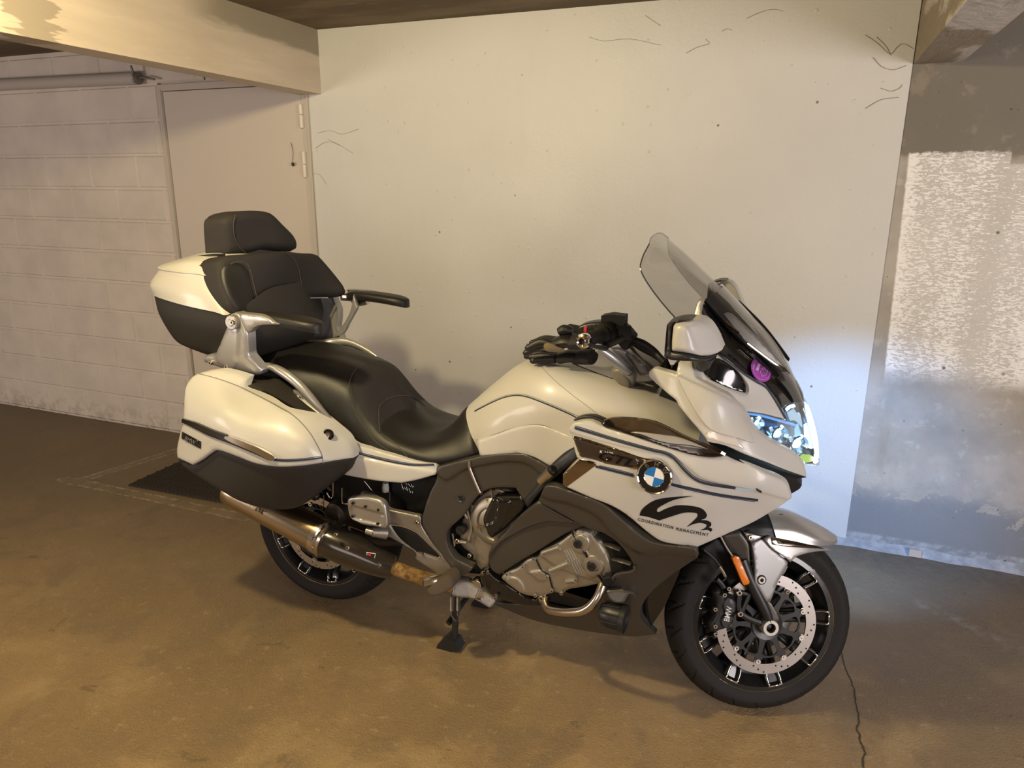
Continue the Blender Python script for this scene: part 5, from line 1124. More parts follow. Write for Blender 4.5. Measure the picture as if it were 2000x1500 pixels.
# ---- white main fairing (right side panel)
MF = [(50, 247, 1), (42, 205), (70, 168), (130, 150), (195, 148), (250, 172), (340, 208), (430, 232), (560, 262), (800, 350), (1000, 400), (1090, 398, 1), (1130, 380, 1), (1260, 430), (1400, 505), (1500, 550), (1560, 595), (1592, 690, 1), (1520, 742), (1420, 805), (1300, 872), (1100, 960), (935, 1033, 1), (850, 1022), (700, 998), (600, 940), (450, 815), (330, 742), (200, 692), (20, 614, 1), (0, 605, 1), (0, 530, 1), (100, 420, 1), (85, 380)]
mfd = dep([(1112, 838, -.325), (1104, 950, -.325), (1130, 900, -.335), (1200, 890, -.352), (1276, 930, -.368), (1180, 830, -.318), (1300, 870, -.348), (1400, 890, -.335), (1350, 1066, -.330), (1250, 1010, -.345), (1400, 980, -.345), (1490, 1000, -.270), (1545, 975, -.245), (1530, 940, -.262), (1470, 915, -.315), (1420, 890, -.325), (1450, 1020, -.290), (1490, 950, -.315)])
panel('side_fairing', c('F', MF), mfd, WHITE, BK, .03, .005, mirror=True, step=7, label='white painted side fairing', bumps=[(c('F', [(60, 150), (560, 250), (900, 350), (1130, 370), (1600, 580), (1620, 700), (1350, 640), (1000, 560), (880, 480), (760, 400), (560, 360), (60, 230)]), .005, 7), (c('F', [(530, 535), (545, 460), (600, 420), (680, 420), (745, 480), (755, 545), (720, 610), (640, 645), (565, 610)]), -.004, 6)])
# chrome name plate with its blade running down to the fairing edge
panel('name_plate', c('F', [(60, 250, 1), (150, 272), (350, 335), (530, 400), (640, 425), (720, 465), (735, 520), (640, 580), (560, 560), (530, 500), (470, 480), (300, 452), (200, 415), (115, 405, 1)]), addoff(mfd, -.0015), DCHROME, BK, .006, .003, step=5, label='dark chrome name plate')
panel('name_plate_inset', c('F', [(75, 270, 1), (240, 322), (400, 372), (515, 408), (522, 470, 1), (400, 462), (260, 430), (125, 400, 1)]), addoff(mfd, -.004), mat('smoked_plate', (.10, .075, .06), .12, .6), BK, .004, .001, step=6)
panel('fairing_blade', c('F', [(112, 418, 1), (180, 425), (235, 450), (190, 490), (110, 550), (25, 612, 1), (-5, 602, 1), (-5, 530, 1), (60, 470)]), addoff(mfd, -.0015), DCHROME, BK, .006, .003, step=5)
stripline('blade_edge', c('F', [(108, 408), (60, 455), (0, 525)]), 1.8, mfd, CHROME, BK, off=-.009)
text_on('model_lettering', 'K 1600', *ctr('F', 302, 372), 26, 5.5, 9, mfd, WHITEINK, BK, off=-.0058, bold=True)
text_on('model_lettering', 'GTL', *ctr('F', 372, 418), 70, 17, 14, mfd, BLACKG, BK, off=-.0066, bold=True, shear=.3)
# pinstripes
for (pts, w_) in (([(80, 200), (200, 236), (350, 282), (500, 325), (640, 362), (710, 378), (770, 412), (840, 490), (900, 545), (960, 578), (1050, 600), (1200, 622)], 4.2), ([(85, 192), (110, 193), (350, 268), (500, 311), (640, 349), (715, 365), (780, 401), (850, 480), (910, 534), (970, 565), (1060, 588), (1200, 612)], 1.0), ([(225, 468), (350, 500), (490, 535)], 4.0), ([(250, 462), (360, 487), (490, 522)], .9), ([(750, 592), (900, 625), (1100, 668), (1360, 705)], 4.2), ([(760, 603), (900, 638), (1100, 680), (1340, 716)], 1.0), ([(1350, 628), (1383, 650)], 3.5), ([(1345, 622), (1382, 641)], .9)):
    stripline('pinstripe', c('F', pts), w_, addoff(mfd, -.006 if pts[0][1] < 420 or pts[0][0] in (1350, 1345) else -.0015), NAVY, BK, off=-.0012, mirror=True)
stripline('stripe_lettering', c('F', [(1205, 620), (1260, 628), (1330, 634)]), 4.0, addoff(mfd, -.006), mat('pale_blue_ink', (.35, .50, .60), .4), BK, off=-.001)
# roundel
ec = np.array(ctr('F', 636, 540)); ecp = P(*ec, -.3735)
rd = MB(); n_ = (-.06, -1, .10); rd.lathe([(.0425, -.004), (.0475, .0), (.0485, .003), (.046, .0055), (.0435, .0035)], ecp, n_, 60); RO = rd.build('emblem_ring', CHROME, BK)
rd = MB(); rd.lathe([(0, .002), (.0445, .002), (.0445, -.004)], ecp, n_, 60); rd.build('emblem_disc', BLACKG, RO)
rd = MB(); rd.lathe([(.0255, .0025), (.0275, .0042), (.029, .0025)], ecp, n_, 50); rd.build('emblem_inner_ring', CHROME, RO)
ax_ = np.array(n_)/np.linalg.norm(n_); e1_ = np.array([1, 0, 0.0]); e1_ -= ax_*(e1_@ax_); e1_ /= np.linalg.norm(e1_); e2_ = np.cross(ax_, e1_); e2_ = e2_ if e2_[2] > 0 else -e2_
for k in range(4):
    V = [ecp+ax_*.0034]; a0_ = math.pi/2*k-.13
    for j in range(13): a__ = a0_+math.pi/2*j/12; V.append(ecp+ax_*.0034+.0265*(math.cos(a__)*e1_+math.sin(a__)*e2_))
    V2_ = [v-ax_*.002 for v in V]
    finish('emblem_quarter', V+V2_, [(0, j, j+1) for j in range(1, 13)]+[(14, 14+j+1, 14+j) for j in range(1, 13)]+[(j, j+14, j+15, j+1) for j in range(1, 13)], BLUE if k in (1, 3) else EWHITE, RO, smooth=0)
for ch, an in (('B', 128), ('M', 84), ('W', 38)):
    V, F = text_mesh(ch, extrude=.03, bold=True); lo, hi = V.min(0), V.max(0); s_ = .0125; V = (V-(lo+hi)/2)*s_/(hi[1]-lo[1]); a__ = math.radians(an); ctrp = ecp+ax_*.0024+.0358*(math.cos(a__)*e1_+math.sin(a__)*e2_)
    tx = math.sin(a__)*e1_-math.cos(a__)*e2_; ty = math.cos(a__)*e1_+math.sin(a__)*e2_
    finish('emblem_letter', [ctrp+tx*v[0]+ty*v[1]+ax_*v[2] for v in V], F, CHROME, RO, smooth=0)
# swoosh logo and lettering
SW = [(905, 674, 1), (780, 700), (700, 735), (655, 765), (662, 788), (720, 762), (800, 740), (900, 745), (970, 765), (1002, 805), (990, 832), (960, 842), (1000, 845), (1032, 862), (1030, 885), (1015, 893), (1035, 900), (1040, 912), (1028, 926, 1), (1010, 912), (955, 914, 1), (990, 898), (1002, 878), (985, 868), (955, 862), (910, 870), (862, 890, 1), (905, 852), (935, 820), (935, 798), (900, 790), (840, 792), (760, 815), (670, 845, 1), (590, 820), (532, 810, 1), (545, 775), (580, 740), (640, 705), (740, 685)]
panel('logo_swoosh', c('F', SW), addoff(mfd, -.0012), BLACKP, BK, .0015, 0, step=3, smooth=0)
text_on('logo_lettering', 'COORDINATION', *ctr('F', 645, 866), 70.5, 6.2, 13.5, mfd, BLACKP, BK, off=-.0012, spacing=1.3)
text_on('logo_lettering', 'MANAGEMENT', *ctr('F', 901, 925), 64.5, 6.4, 11, mfd, BLACKP, BK, off=-.0012, spacing=1.3)
# smoked wind deflector on the fairing shoulder
WD = [(262, 178, 1), (300, 140), (380, 127), (500, 132), (620, 150), (720, 190), (850, 258), (960, 305), (1060, 350), (1135, 382, 1), (1100, 400), (1000, 405), (880, 385), (700, 330), (520, 270), (350, 212)]
wdd = dep([(1175, 825, -.33), (1240, 818, -.335), (1300, 835, -.335), (1415, 888, -.34), (1330, 880, -.352), (1250, 860, -.345), (1370, 870, -.342)])
wdd0 = wdd
wdd = lambda q: np.minimum(wdd0(q), mfd(q)-.0105)
panel('wind_deflector', c('F', WD), wdd, SMOKE, BK, .005, .004, mirror=True, step=6, label='smoked clear deflector')
panel('deflector_hinge', c('F', [(262, 170), (290, 150), (335, 180), (345, 205), (300, 200)]), -.325, BLACKS, BK, .02, .003, step=3)
panel('deflector_trim', c('F', [(470, 232, 1), (520, 228), (700, 250), (800, 265), (900, 300), (1010, 350, 1), (880, 335), (780, 320), (700, 308), (560, 250)]), addoff(wdd, -.003), mat('beige_vent_panel', (.36, .335, .30), .4, .2), BK, .003, .001, step=5)
stripline('pinstripe', c('F', [(490, 243), (560, 258), (640, 285), (760, 312), (880, 322), (1000, 348)]), 1.4, wdd, NAVY, BK, off=-.0045)
stripline('chrome_tip', c('F', [(975, 300), (1060, 345), (1130, 385)]), 6, wdd, CHROME, BK, off=-.006, w2=[3, 6, 5])
stripline('deflector_edge', c('F', [(275, 160), (330, 135), (480, 133), (620, 152), (720, 190), (850, 256), (960, 303)]), 1.6, wdd, CHROME, BK, off=-.003)
panel('fairing_shoulder_gap', c('F', [(70, 150), (120, 122), (210, 118), (290, 148, 1), (250, 175), (150, 155)]), -.300, BLACKS, BK, .02, .004, step=4)
# ---- upper cowl (white), upper side
UC = [(425, 565, 1), (440, 520), (505, 480), (570, 500), (610, 470, 1), (640, 495, 1), (650, 560), (690, 610), (800, 660), (960, 700)]
# main upper cowl panel in crop K
CK = [(0, 545, 1), (10, 500), (20, 455, 1), (130, 440, 1), (150, 540), (170, 580), (240, 620), (350, 680), (430, 720), (500, 790), (560, 850, 1), (600, 920), (660, 1010), (720, 1060), (840, 1130), (960, 1200), (1040, 1280, 1), (1060, 1385, 1), (900, 1330), (750, 1270), (560, 1200), (400, 1130), (260, 1100, 1), (215, 1035), (100, 900), (20, 800), (0, 760), (-85, 690), (-220, 560), (-180, 500), (-90, 520)]
ckd = dep([(1270, 740, -.245), (1300, 735, -.27), (1325, 720, -.28), (1330, 790, -.305), (1380, 850, -.335), (1400, 780, -.315), (1450, 800, -.265), (1455, 860, -.315), (1480, 860, -.285), (1500, 880, -.27), (1570, 908, -.15), (1574, 932, -.145), (1536, 920, -.24), (1420, 890, -.335), (1350, 705, -.26), (1380, 740, -.285), (1300, 780, -.285)])
panel('upper_cowl', c('K', CK), ckd, WHITE, BK, .025, .005, mirror=True, step=6, label='white painted upper cowl', bumps=[(c('K', [(20, 560), (130, 600), (300, 680), (440, 750), (520, 830), (650, 1085), (500, 1060), (300, 1000), (200, 900), (100, 740)]), .010, 4)])
panel('turn_signal', c('K', [(240, 1048, 1), (270, 1015), (330, 1005), (470, 1048, 1), (560, 1155, 1), (460, 1125), (330, 1090), (255, 1072)]), addoff(ckd, -.003), mat('clear_indicator_lens', (.72, .66, .62), .15, .1, .6), BK, .008, .003, step=4)
panel('cowl_shadow_gap', c('K', [(262, 1100, 1), (400, 1150), (560, 1220), (750, 1290), (900, 1345), (1060, 1388, 1), (960, 1400), (870, 1410), (700, 1330), (500, 1250), (400, 1200), (300, 1140)]), [(1385, 865, -.315), (1450, 895, -.31), (1530, 930, -.235), (1575, 934, -.13), (1540, 940, -.22)], BLACKP, BK, .03, .002)
panel('front_scoop', c('K', [(860, 1400, 1), (975, 1385, 1), (1025, 1455, 1), (1010, 1480), (925, 1530, 1), (890, 1450)]), [(1530, 936, -.24), (1565, 950, -.15), (1545, 965, -.20)], BLACKP, BK, .05, .004)
# ---- nose: white front cowl, black shield
FCW = [(320, 400, 1), (345, 392), (450, 460), (560, 545), (650, 600), (720, 640), (780, 710), (840, 800), (900, 915, 1), (830, 900), (700, 868), (560, 850, 1), (500, 785), (430, 720), (350, 680), (240, 620), (170, 580), (150, 540), (130, 440, 1), (190, 450), (250, 470)]
fcd = dep([(1352, 706, -.245), (1400, 698, -.235), (1460, 735, -.195), (1500, 765, -.155), (1530, 810, -.13), (1454, 803, -.235), (1380, 745, -.265), (1440, 775, -.225), (1490, 810, -.185), (1405, 760, -.255)])
panel('front_cowl', c('K', FCW), fcd, WHITE, BK, .02, .006, mirror=True, step=6, bumps=[(c('K', [(180, 450), (300, 420), (380, 430), (480, 500), (540, 570), (580, 640), (575, 705), (480, 685), (360, 640), (260, 590)]), -.010, 6)])
panel('cowl_intake', c('K', [(195, 455, 1), (320, 405), (400, 445), (490, 510), (540, 570), (570, 640), (570, 702, 1), (480, 680), (360, 630), (250, 570)]), addoff(fcd, .004), BLACKG, BK, .01, .004, mirror=True, step=5)
for w_, off_, sh_ in ((2.6, 0, 0), (.9, 0, 6)):
    stripline('pinstripe', [(x+sh_*.24, y-sh_*.24) for x, y in c('K', [(345, 385), (450, 462), (560, 548), (660, 612), (735, 655), (790, 730), (850, 830), (895, 910)])], w_, fcd, NAVY, BK, off=-.002, mirror=True)
SH = [(210, -10), (300, -25, 1), (330, 20), (400, 100), (500, 200), (600, 300), (700, 400), (800, 500), (900, 570), (975, 610), (1030, 700), (1042, 765, 1), (925, 785), (870, 830, 1), (800, 720), (730, 640), (650, 590), (560, 535), (450, 452), (370, 385), (290, 260), (240, 150)]
shd = dep([(1375, 590, -.172), (1392, 640, -.215), (1410, 690, -.228), (1460, 735, -.19), (1500, 765, -.145), (1530, 800, -.12), (1570, 783, -.02), (1550, 745, -.03), (1500, 710, -.08), (1450, 665, -.10), (1400, 610, -.13), (1440, 700, -.19)])
panel('screen_shield', c('K', SH), shd, BLACKG, BK, .012, .004, mirror=True, step=6, label='gloss black shield below the windscreen')
loft('shield_centre', [[(-.22, -.175, 1.335), (-.20, -.10, 1.345), (-.19, 0, 1.35)], [(-.10, -.15, 1.21), (-.075, -.08, 1.225), (-.07, 0, 1.228)], [(0.01, -.09, 1.09), (.025, -.05, 1.10), (.03, 0, 1.10)], [(.055, -.06, 1.01), (.068, -.03, 1.02), (.07, 0, 1.02)]], BLACKG, BK, nu=5, nv=6, caps=False, th=-.008)
# cockpit pillar in silver and bolts
panel('cockpit_pillar', c('D', [(612, 735, 1), (620, 690), (640, 620), (660, 582), (705, 572, 1), (685, 640), (690, 700), (720, 715), (778, 800, 1), (740, 815), (690, 750)]), [(1355, 620, -.215), (1375, 585, -.195), (1390, 640, -.238), (1365, 600, -.205)], SILVER, BK, .02, .005, mirror=True, step=4)
fpl = MB()
for X_, Y_ in ((820, 852), (1035, 978), (1245, 1178), (900, 708), (1302, 1095)):
    MB().bolt(P(*ctr('D', X_, Y_), float(shd(np.array([ctr('D', X_, Y_)]))[0])-(.004 if X_ in (820, 1035, 1245) else .022)), .006, mi=0, mi2=1).build('bolt', [STEEL, HOLE], BK)
# purple round sticker
so = c('D', [(1147+76*math.cos(2*math.pi*i/24)*1.0+0*i, 1128+96*math.sin(2*math.pi*i/24)) for i in range(24)])
def rot_about(pts, cx, cy, deg):
    a__ = math.radians(deg); return [(cx+(x-cx)*math.cos(a__)-(y-cy)*math.sin(a__), cy+(x-cx)*math.sin(a__)+(y-cy)*math.cos(a__)) for x, y in pts]
scx, scy = ctr('D', 1147, 1128)
so = rot_about([(scx+18.5*math.cos(2*math.pi*i/28), scy+25.0*math.sin(2*math.pi*i/28)) for i in range(28)], scx, scy, -25)
panel('round_sticker', so, addoff(shd, -.014), PURPLE, BK, .002, 0, step=3, smooth=0, label='round purple sticker with a number one')
rg = rot_about([(scx+15.0*math.cos(2*math.pi*i/28), scy+20.5*math.sin(2*math.pi*i/28)) for i in range(29)], scx, scy, -25)
stripline('sticker_ring', rg, .7, addoff(shd, -.012), LILAC, BK, off=-.0045, rawline=True)
text_on('sticker_lettering', '1', scx-6, scy-5, 5.5, 14, 20, addoff(shd, -.012), LILAC, BK, off=-.0045, bold=True)
ic = rot_about([(scx+1, scy-3), (scx+5, scy-7), (scx+9, scy-2), (scx+13, scy-2), (scx+11, scy+9), (scx+4, scy+12), (scx-1, scy+5)], scx, scy, 15)
stripline('sticker_mark', ic+[ic[0]], .8, addoff(shd, -.012), LILAC, BK, off=-.0045, rawline=True)
stripline('sticker_mark', [ic[0], ic[3], ic[5], ic[1], ic[4], ic[0]], .7, addoff(shd, -.012), LILAC, BK, off=-.0045, rawline=True)
text_on('sticker_lettering', 'EVENT', scx-14.0, scy-6, 11, 3.2, -72, addoff(shd, -.012), LILAC, BK, off=-.0045)
# screen lift rails
rl = MB(); rl.tube([Pc('D', 805, 705, -.150), Pc('D', 880, 770, -.158), Pc('D', 975, 845, -.166)], [.004, .005, .004], 8); rl.tube([Pc('D', 1035, 920, -.165), Pc('D', 1140, 1000, -.150), Pc('D', 1250, 1080, -.130), Pc('D', 1330, 1125, -.11), Pc('D', 1360, 1155, -.10)], .0045, 8)
rl.build('screen_rail', DCHROME, BK); 
panel('screen_bracket', c('D', [(800, 700, 1), (850, 688), (910, 692), (1000, 770), (1100, 860), (1200, 960), (1300, 1070), (1360, 1140), (1350, 1165, 1), (1250, 1100), (1140, 1010), (1035, 925), (975, 848), (880, 770)]), [(1400, 612, -.150), (1430, 620, -.140), (1540, 725, -.085), (1480, 690, -.135), (1460, 665, -.14)], mat('grey_bracket', (.16, .155, .145), .35, .4), BK, .008, .002, mirror=True, step=5)
# ---- windscreen
WS = [
    [(-.385, -.150, 1.478), (-.392, -.100, 1.490), (-.392, -.05, 1.496), (-.392, 0, 1.498)],
    [(-.392, -.205, 1.440), (-.378, -.13, 1.462), (-.366, -.06, 1.472), (-.362, 0, 1.475)],
    [(-.385, -.232, 1.405), (-.345, -.155, 1.425), (-.322, -.07, 1.437), (-.315, 0, 1.440)],
    [(-.330, -.240, 1.335), (-.275, -.165, 1.355), (-.245, -.08, 1.368), (-.235, 0, 1.372)],
    [(-.255, -.238, 1.262), (-.195, -.165, 1.283), (-.160, -.08, 1.296), (-.150, 0, 1.300)],
    [(-.160, -.215, 1.185), (-.105, -.150, 1.200), (-.065, -.07, 1.212), (-.055, 0, 1.215)],
    [(-.070, -.165, 1.115), (-.030, -.11, 1.124), (0.002, -.055, 1.130), (.008, 0, 1.132)],
    [(-.040, -.125, 1.092), (-.005, -.08, 1.084), (.028, -.04, 1.078), (.035, 0, 1.076)]]
loft('windscreen', WS, SCREEN, BK, nu=8, nv=7, caps=False, th=.004, smooth=60, label='clear windscreen')
we = MB(); ed = smooth_open([s_[0] for s_ in WS], 7); we.tube(list(ed), .0020, 6, sub=1)
tp = smooth_open(WS[0]+[(x, -y, z) for x, y, z in WS[0][:-1]][::-1], 6); we.build('screen_edge', mat('dark_screen_edge', (.05, .05, .05), .2), BK)
we = MB(); we.tube(list(tp), .0014, 6, sub=1); we.build('screen_edge', mat('grey_screen_rim', (.25, .24, .23), .2), BK); we = MB(); we.tube([p*np.array([1, -1, 1]) for p in ed], .0010, 6, sub=1); we.build('screen_edge', mat('grey_screen_edge', (.25, .24, .23), .2), BK)
# ---- headlight
HL = grp('headlight'); DGL = mat('lit_facet', (.5, .6, .7), .3, .3, emis=(.5, .7, .85), es=.9)
HLL = [(560, 850, 1), (600, 858), (700, 872), (830, 905), (885, 925, 1), (868, 835, 1), (920, 790), (1042, 768, 1), (1085, 820), (1130, 960), (1162, 1120), (1168, 1290, 1), (1050, 1290, 1), (960, 1205), (830, 1135), (700, 1060), (655, 1010), (600, 920)]
hld = dep([(1455, 805, -.232), (1490, 825, -.205), (1530, 810, -.128), (1545, 790, -.10), (1572, 788, -.02), (1595, 850, -.005), (1600, 905, -.010), (1572, 910, -.105), (1540, 885, -.175), (1500, 865, -.225), (1480, 845, -.24), (1560, 840, -.085), (1530, 840, -.15)])
panel('lens', c('K', HLL), hld, LENS, HL, .004, .004, mirror=True, step=6, label='clear polycarbonate lens')
panel('headlight_bowl', c('K', [(575, 870, 1), (700, 885), (885, 930, 1), (900, 830), (1030, 790, 1), (1060, 850), (1100, 1000), (1130, 1150), (1130, 1270, 1), (1050, 1270), (960, 1190), (830, 1115), (700, 1040), (620, 930)]), addoff(hld, .050), mat('dark_chrome_bowl', (.30, .36, .42), .18, .9), HL, .004, .002, mirror=True, step=6)
def glow(nm, pts, off, m_, th=.006, mirror=True): panel(nm, c('K', pts), addoff(hld, off), m_, HL, th, .001, mirror=mirror, step=5)
glow('daylight_strip', [(1048, 790, 1), (1075, 800), (1120, 950), (1148, 1100), (1158, 1260, 1), (1120, 1270), (1128, 1150), (1100, 1000), (1065, 880)], .010, GLOW2)
glow('daylight_strip', [(890, 830, 1), (925, 800), (1040, 785, 1), (1045, 800), (935, 822), (905, 850)], .010, GLOW)
glow('daylight_strip', [(660, 1010, 1), (690, 1035), (830, 1112), (960, 1180), (1050, 1270, 1), (1035, 1280), (950, 1200), (830, 1132), (690, 1058)], .008, GLOW)
glow('daylight_strip', [(575, 862, 1), (700, 880), (885, 930), (980, 960, 1), (975, 972), (880, 945), (700, 895), (585, 875)], .008, mat('blue_light_edge', (.2, .35, .6), .3, emis=(.12, .30, .75), es=.9))
glow('light_guide', [(905, 860, 1), (960, 835), (1010, 870), (1030, 980), (1000, 950), (960, 920), (930, 925)], .022, mat('dim_guide', (.45, .55, .62), .25, .3, emis=(.45, .65, .8), es=.55))
glow('light_guide', [(1040, 960, 1), (1080, 950), (1110, 1060), (1115, 1150), (1060, 1130), (1045, 1050)], .020, GLOW)
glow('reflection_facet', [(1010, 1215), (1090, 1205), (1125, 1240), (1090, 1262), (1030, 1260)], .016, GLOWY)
for X_, Y_, r_ in ((655, 940, .016), (830, 1030, .024), (990, 1110, .026)):
    pb = P(*ctr('K', X_, Y_), float(hld(np.array([ctr('K', X_, Y_)]))[0])+.018)
    lb = MB(); lb.lathe([(r_*.45, 0), (r_*.9, .012), (r_, .014), (r_*1.05, .010), (r_*.6, -.012)], pb, (.55, -.8, 0), 24, closed=True); lb.build('projector_ring', mat('cool_reflector', (.42, .56, .68), .2, .9), HL)
    lb = MB(); lb.lathe([(0, .004), (r_*.45, .0), (r_*.45, -.01)], pb, (.55, -.8, 0), 20); lb.build('projector_bulb', GLOW2 if X_ > 900 else GLOW, HL)
    for k in range(5):
        a__ = 2*math.pi*k/5; fa = MB(); q_ = pb+np.array([r_*.95*math.cos(a__), -.006, r_*.95*math.sin(a__)]); fa.box((-.006, -.003, -.004), (.006, .003, .004), M=Matrix.Translation(Vector(q_))@Matrix.Rotation(a__*1.7, 4, 'Y')@Matrix.Rotation(.5, 4, 'X')); fa.build('facet', GLOW if k % 2 else DGL, HL)
def spot(name, loc, tgt, power, ang, color, blend=.6, r=.03):
    l = bpy.data.lights.new(name, 'SPOT'); l.energy = power; l.spot_size = math.radians(ang); l.spot_blend = blend; l.color = color; l.shadow_soft_size = r
    o = bpy.data.objects.new(name, l); COL.objects.link(o); o.location = loc; o.rotation_euler = (Vector(tgt)-Vector(loc)).to_track_quat('-Z', 'Y').to_euler(); return o
spot('headlight_beam', (.165, .02, .86), (.25, 1.27, .28), 84, 70, (.24, .50, 1.0), .75)
# ---- mirror (right) and its twin
MR = grp('mirror')
mird = dep([(1306, 640, -.455), (1303, 700, -.455), (1340, 640, -.475), (1345, 700, -.475), (1400, 680, -.405), (1385, 650, -.415), (1370, 700, -.45)])
panel('mirror_housing', c('D', [(455, 775, 1), (480, 765), (540, 750), (640, 745), (690, 760), (740, 800), (790, 880), (835, 985, 1), (800, 1010), (740, 1030), (680, 1030), (560, 1005), (440, 990, 1), (442, 900)]), mird, WHITE, MR, .07, .022, mirror=True, step=5, label='white mirror housing', bumps=[(c('D', [(440, 780), (520, 770), (580, 810), (620, 900), (660, 1000), (690, 1060), (430, 1010)]), .006, 7)])
panel('mirror_lower_shell', c('D', [(412, 770, 1), (500, 745), (600, 742, 1), (480, 763), (452, 778), (438, 880), (438, 992, 1), (560, 1008), (680, 1033), (760, 1028), (790, 1020, 1), (760, 1050), (690, 1066), (560, 1068), (440, 1058), (384, 1040, 1), (385, 1010), (404, 960), (410, 860)]), addoff(mird, -.001), BLACKS, MR, .08, .010, mirror=True, step=5)
panel('mirror_glass', c('D', [(408, 778, 1), (445, 772), (438, 1000, 1), (390, 1030)]), -.44, BLACKG, MR, .06, .002, mirror=True, step=5)
ma = MB(); ma.tube([Pc('D', 740, 1000, -.40), Pc('D', 700, 1050, -.33), Pc('D', 690, 1090, -.25)], [.02, .022, .02], 12); o = ma.build('mirror_arm', BLACKP, MR); mirrored(o)
# ---- handlebar, controls (turned to the left with the fork)
HBR = grp('handlebar')
hm = MB(); g0, g1 = Pc('I', 872, 412, -.405), Pc('I', 1120, 330, -.29); gx_ = (g1-g0)/np.linalg.norm(g1-g0)
def along(t): return g0+gx_*t
LG = np.linalg.norm(g1-g0)
gp = MB(); gp.lathe([(0, .014), (.016, .014), (.0185, .018), (.019, LG*.75), (.021, LG*.80), (.026, LG*.86), (.026, LG), (.022, LG+.01), (0, LG+.01)], g0, gx_, 28); gp.build('grip', RUBBER, HBR)
gw = MB(); gw.lathe([(0, -.002), (.008, -.002), (.009, -.010), (.0135, -.012), (.0185, -.009), (.020, -.002), (.020, .012), (.0185, .016)], g0, gx_, 30); gw.lathe([(0, -.004), (.0085, -.004), (.0085, -.002)], g0, gx_, 20, mi=1); gw.build('bar_end_weight', [CHROME, HOLE], HBR)
sg = MB(); qs = along(LG*.98); sg.lathe([(0, 0), (.028, 0), (.032, .006), (.032, .035), (.025, .045), (0, .045)], qs, gx_, 20); sg.box((-.035, -.02, -.018), (.06, .03, .022), M=Matrix.Translation(Vector(qs+gx_*.03))@Matrix.Rotation(.5, 4, 'Z')); sg.build('switch_cluster', BLACKP, HBR)
MB().box((-.004, -.004, -.006), (.004, .006, .007), M=Matrix.Translation(Vector(Pc('I', 898, 272, -.31)))).build('kill_switch', RED, HBR)
rsb = MB(); pr_ = Pc('I', 1245, 185, -.235); prism(rsb, [(pr_[0]-.032, pr_[2]-.028), (pr_[0]+.034, pr_[2]-.034), (pr_[0]+.034, pr_[2]+.024), (pr_[0]-.006, pr_[2]+.026), (pr_[0]-.032, pr_[2]+.020)], pr_[1]-.022, pr_[1]+.022); o = rsb.build('brake_reservoir', BLACKP, HBR, smooth=0)
panel('switch_pod', c('I', [(805, 240), (880, 205), (1000, 185), (1100, 190), (1180, 230), (1200, 300), (1100, 320), (980, 300), (900, 290), (810, 290)]), -.27, BLACKS, HBR, .04, .010, step=4)
panel('lever_clamp', c('I', [(1180, 280), (1370, 270), (1450, 340), (1480, 390), (1430, 460), (1400, 530), (1340, 520), (1270, 440), (1180, 420)]), -.25, BLACKP, HBR, .05, .010, step=4)
lv = MB(); lv.tube([Pc('I', 1350, 380, -.26), Pc('I', 1150, 470, -.31), Pc('I', 1130, 500, -.36), Pc('I', 960, 470, -.41)], [.010, .010, .008, .005], 10); lv.build('brake_lever', BLACKS, HBR)
hbm = MB(); hbm.tube([Pc('I', 1050, 495, -.235), Pc('I', 1200, 600, -.21), Pc('I', 1330, 705, -.185), Pc('I', 1430, 785, -.165)], [.013, .016, .016, .013], 14); hbm.tube([Pc('I', 1430, 785, -.16), Pc('I', 1440, 870, -.13), Pc('I', 1400, 950, -.10)], [.016, .020, .024], 14); hbm.build('bar_riser', SILVER, HBR)
panel('fork_bridge', c('I', [(1190, 500, 1), (1290, 495), (1400, 540), (1500, 640), (1600, 720), (1660, 790), (1740, 850), (1780, 890, 1), (1660, 920), (1500, 930), (1440, 900), (1410, 800), (1330, 700), (1230, 600)]), [(1190, 680, -.17), (1250, 700, -.145), (1285, 745, -.12), (1240, 745, -.13), (1200, 700, -.165)], SILVER, HBR, .03, .010, step=5, bumps=[(c('I', [(1390, 580), (1440, 590), (1640, 760), (1660, 810), (1560, 815), (1480, 700)]), -.010, 3)])
panel('fork_bridge', c('I', [(1460, 470, 1), (1560, 490), (1680, 570), (1780, 640), (1840, 680), (1800, 760), (1700, 740), (1600, 650), (1520, 560)]), [(1240, 680, -.09), (1290, 705, -.06), (1270, 720, -.07)], SILVER, HBR, .03, .008, step=5)
panel('bridge_shade', c('I', [(1420, 470, 1), (1600, 520), (1760, 640), (1850, 700), (1820, 880), (1760, 1000), (1600, 1080), (1430, 1000), (1300, 820, 1), (1400, 640)]), -.04, BLACKP, HBR, .02, .002, step=6)
panel('cable_cover', c('I', [(1200, 770), (1260, 755), (1340, 790), (1400, 850), (1440, 930), (1420, 1000), (1330, 975), (1260, 910), (1210, 830)]), [(1195, 725, -.16), (1225, 755, -.15), (1210, 740, -.16)], mat('grey_cover', (.22, .20, .16), .4, .3), HBR, .03, .012, step=4)
hz = MB(); hz.tube([Pc('I', 1380, 350, -.20), Pc('I', 1470, 400, -.19), Pc('I', 1600, 450, -.19), Pc('I', 1720, 530, -.19), Pc('I', 1800, 610, -.20), Pc('I', 1870, 680, -.22)], [.012, .012, .012, .011, .010, .009], 10); hz.tube([Pc('I', 1380, 360, -.17), Pc('I', 1560, 490, -.15), Pc('I', 1760, 600, -.14), Pc('I', 1900, 720, -.14)], .009, 8)
hz.tube([Pc('I', 1860, 640, -.19), Pc('I', 1900, 760, -.17), Pc('I', 1850, 880, -.15), Pc('I', 1760, 960, -.13)], .010, 8); hz.build('control_cables', BLACKP, HBR)
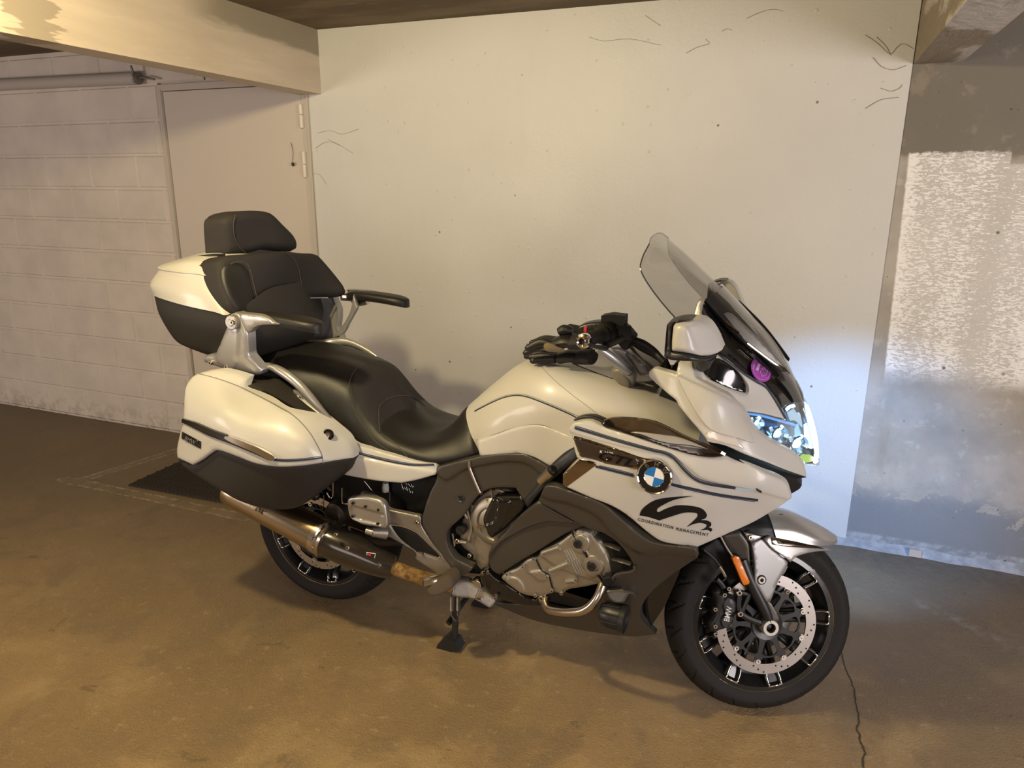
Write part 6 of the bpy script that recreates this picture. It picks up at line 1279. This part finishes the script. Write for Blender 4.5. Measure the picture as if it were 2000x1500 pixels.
cv = MB(); prism(cv, [(-.34, 1.02), (-.16, 1.0), (-.10, 1.20), (-.21, 1.22), (-.30, 1.13)], -.13, .13); cv.build('instrument_housing', BLACKP, BK, smooth=0)
lg = MB(); lg.tube([(-.66, .25, 1.13), (-.76, .345, 1.12)], .018, 16, sub=1); lg.tube([(-.42, .12, 1.11), (-.54, .19, 1.13), (-.66, .25, 1.13)], .013, 12); lg.build('grip', RUBBER, HBR)
# ---- riding gloves lying on the tank under the grip
def glove(name, label, wrist, palm, tips, thumb, w0, group=None, patch=None, thick=.022):
    g = empty(name, (0, 0, 0), None, label, 'glove', group)
    b_ = MB(); wrist, palm = np.array(wrist), np.array(palm)
    b_.tube([wrist, wrist*.5+palm*.5+np.array([0, 0, .006]), palm], [w0*.9, w0*1.05, w0], 16, flat=1.75, fb=.80)
    b_.build('palm', LEATHER, g)
    for f_ in tips:
        t_ = MB(); t_.tube([palm+np.array(f_[0]), np.array(f_[1]), np.array(f_[2])], [.0135, .013, .010], 12); t_.lathe([(0, .009), (.006, .007), (.010, 0)], f_[2], np.array(f_[2])-np.array(f_[1]), 12); t_.build('finger', LEATHER, g)
    t_ = MB(); t_.tube([np.array(q) for q in thumb], [.011, .011, .008], 10); t_.build('thumb', LEATHER, g)
    c_ = MB(); d_ = (wrist-palm)/np.linalg.norm(wrist-palm); c_.tube([wrist-d_*.02, wrist, wrist+d_*.035], [w0*1.0, w0*1.08, w0*1.12], 16, flat=1.6, fb=.85); c_.build('cuff', FABRIC, g)
    return g
g1_ = glove('riding_glove', 'black leather riding glove with a tan patch, upper one on the tank', Pc('I', 800, 420, -0.145), Pc('I', 560, 440, -0.135),
    [((-.01, -.03, 0), Pc('I', 350, 430, -0.165), Pc('I', 190, 500, -0.175)), ((-.01, -.01, 0), Pc('I', 340, 470, -0.145), Pc('I', 165, 560, -0.155)), ((-.01, .01, 0), Pc('I', 380, 410, -0.105), Pc('I', 240, 440, -0.105)), ((0, .03, 0), Pc('I', 430, 390, -0.075), Pc('I', 330, 400, -0.065))], [Pc('I', 620, 370, -0.115), Pc('I', 640, 310, -0.105), Pc("I", 700, 270, -0.105)], .026)
pt_ = MB(); pt_.tube([Pc('I', 400, 480, -0.180), Pc('I', 450, 490, -0.183), Pc('I', 560, 515, -0.177), Pc('I', 640, 528, -0.170)], [.010, .014, .010, .004], 10, flat=.6); pt_.build('knuckle_patch', TANF, g1_, label='tan patch')
g2_ = glove('riding_glove', 'black leather riding glove lying underneath the other on the tank', Pc('I', 860, 610, -0.095), Pc('I', 600, 615, -0.085),
    [((-.01, -.03, 0), Pc('I', 400, 640, -0.115), Pc('I', 250, 655, -0.115)), ((-.01, -.01, 0), Pc('I', 380, 600, -0.085), Pc('I', 220, 610, -0.085)), ((-.01, .01, 0), Pc('I', 350, 570, -0.055), Pc('I', 175, 600, -0.055)), ((0, .03, 0), Pc('I', 420, 560, -0.015), Pc('I', 300, 570, -0.005))], [Pc('I', 760, 590, -0.065), Pc('I', 880, 570, -0.065), Pc("I", 985, 520, -0.065)], .024)
kn = MB(); kn.tube([Pc('I', 570, 300, -0.145), Pc('I', 640, 275, -0.145), Pc('I', 740, 290, -0.145)], [.012, .016, .010], 10); kn.build('knuckle_guard', BLACKS, g1_)
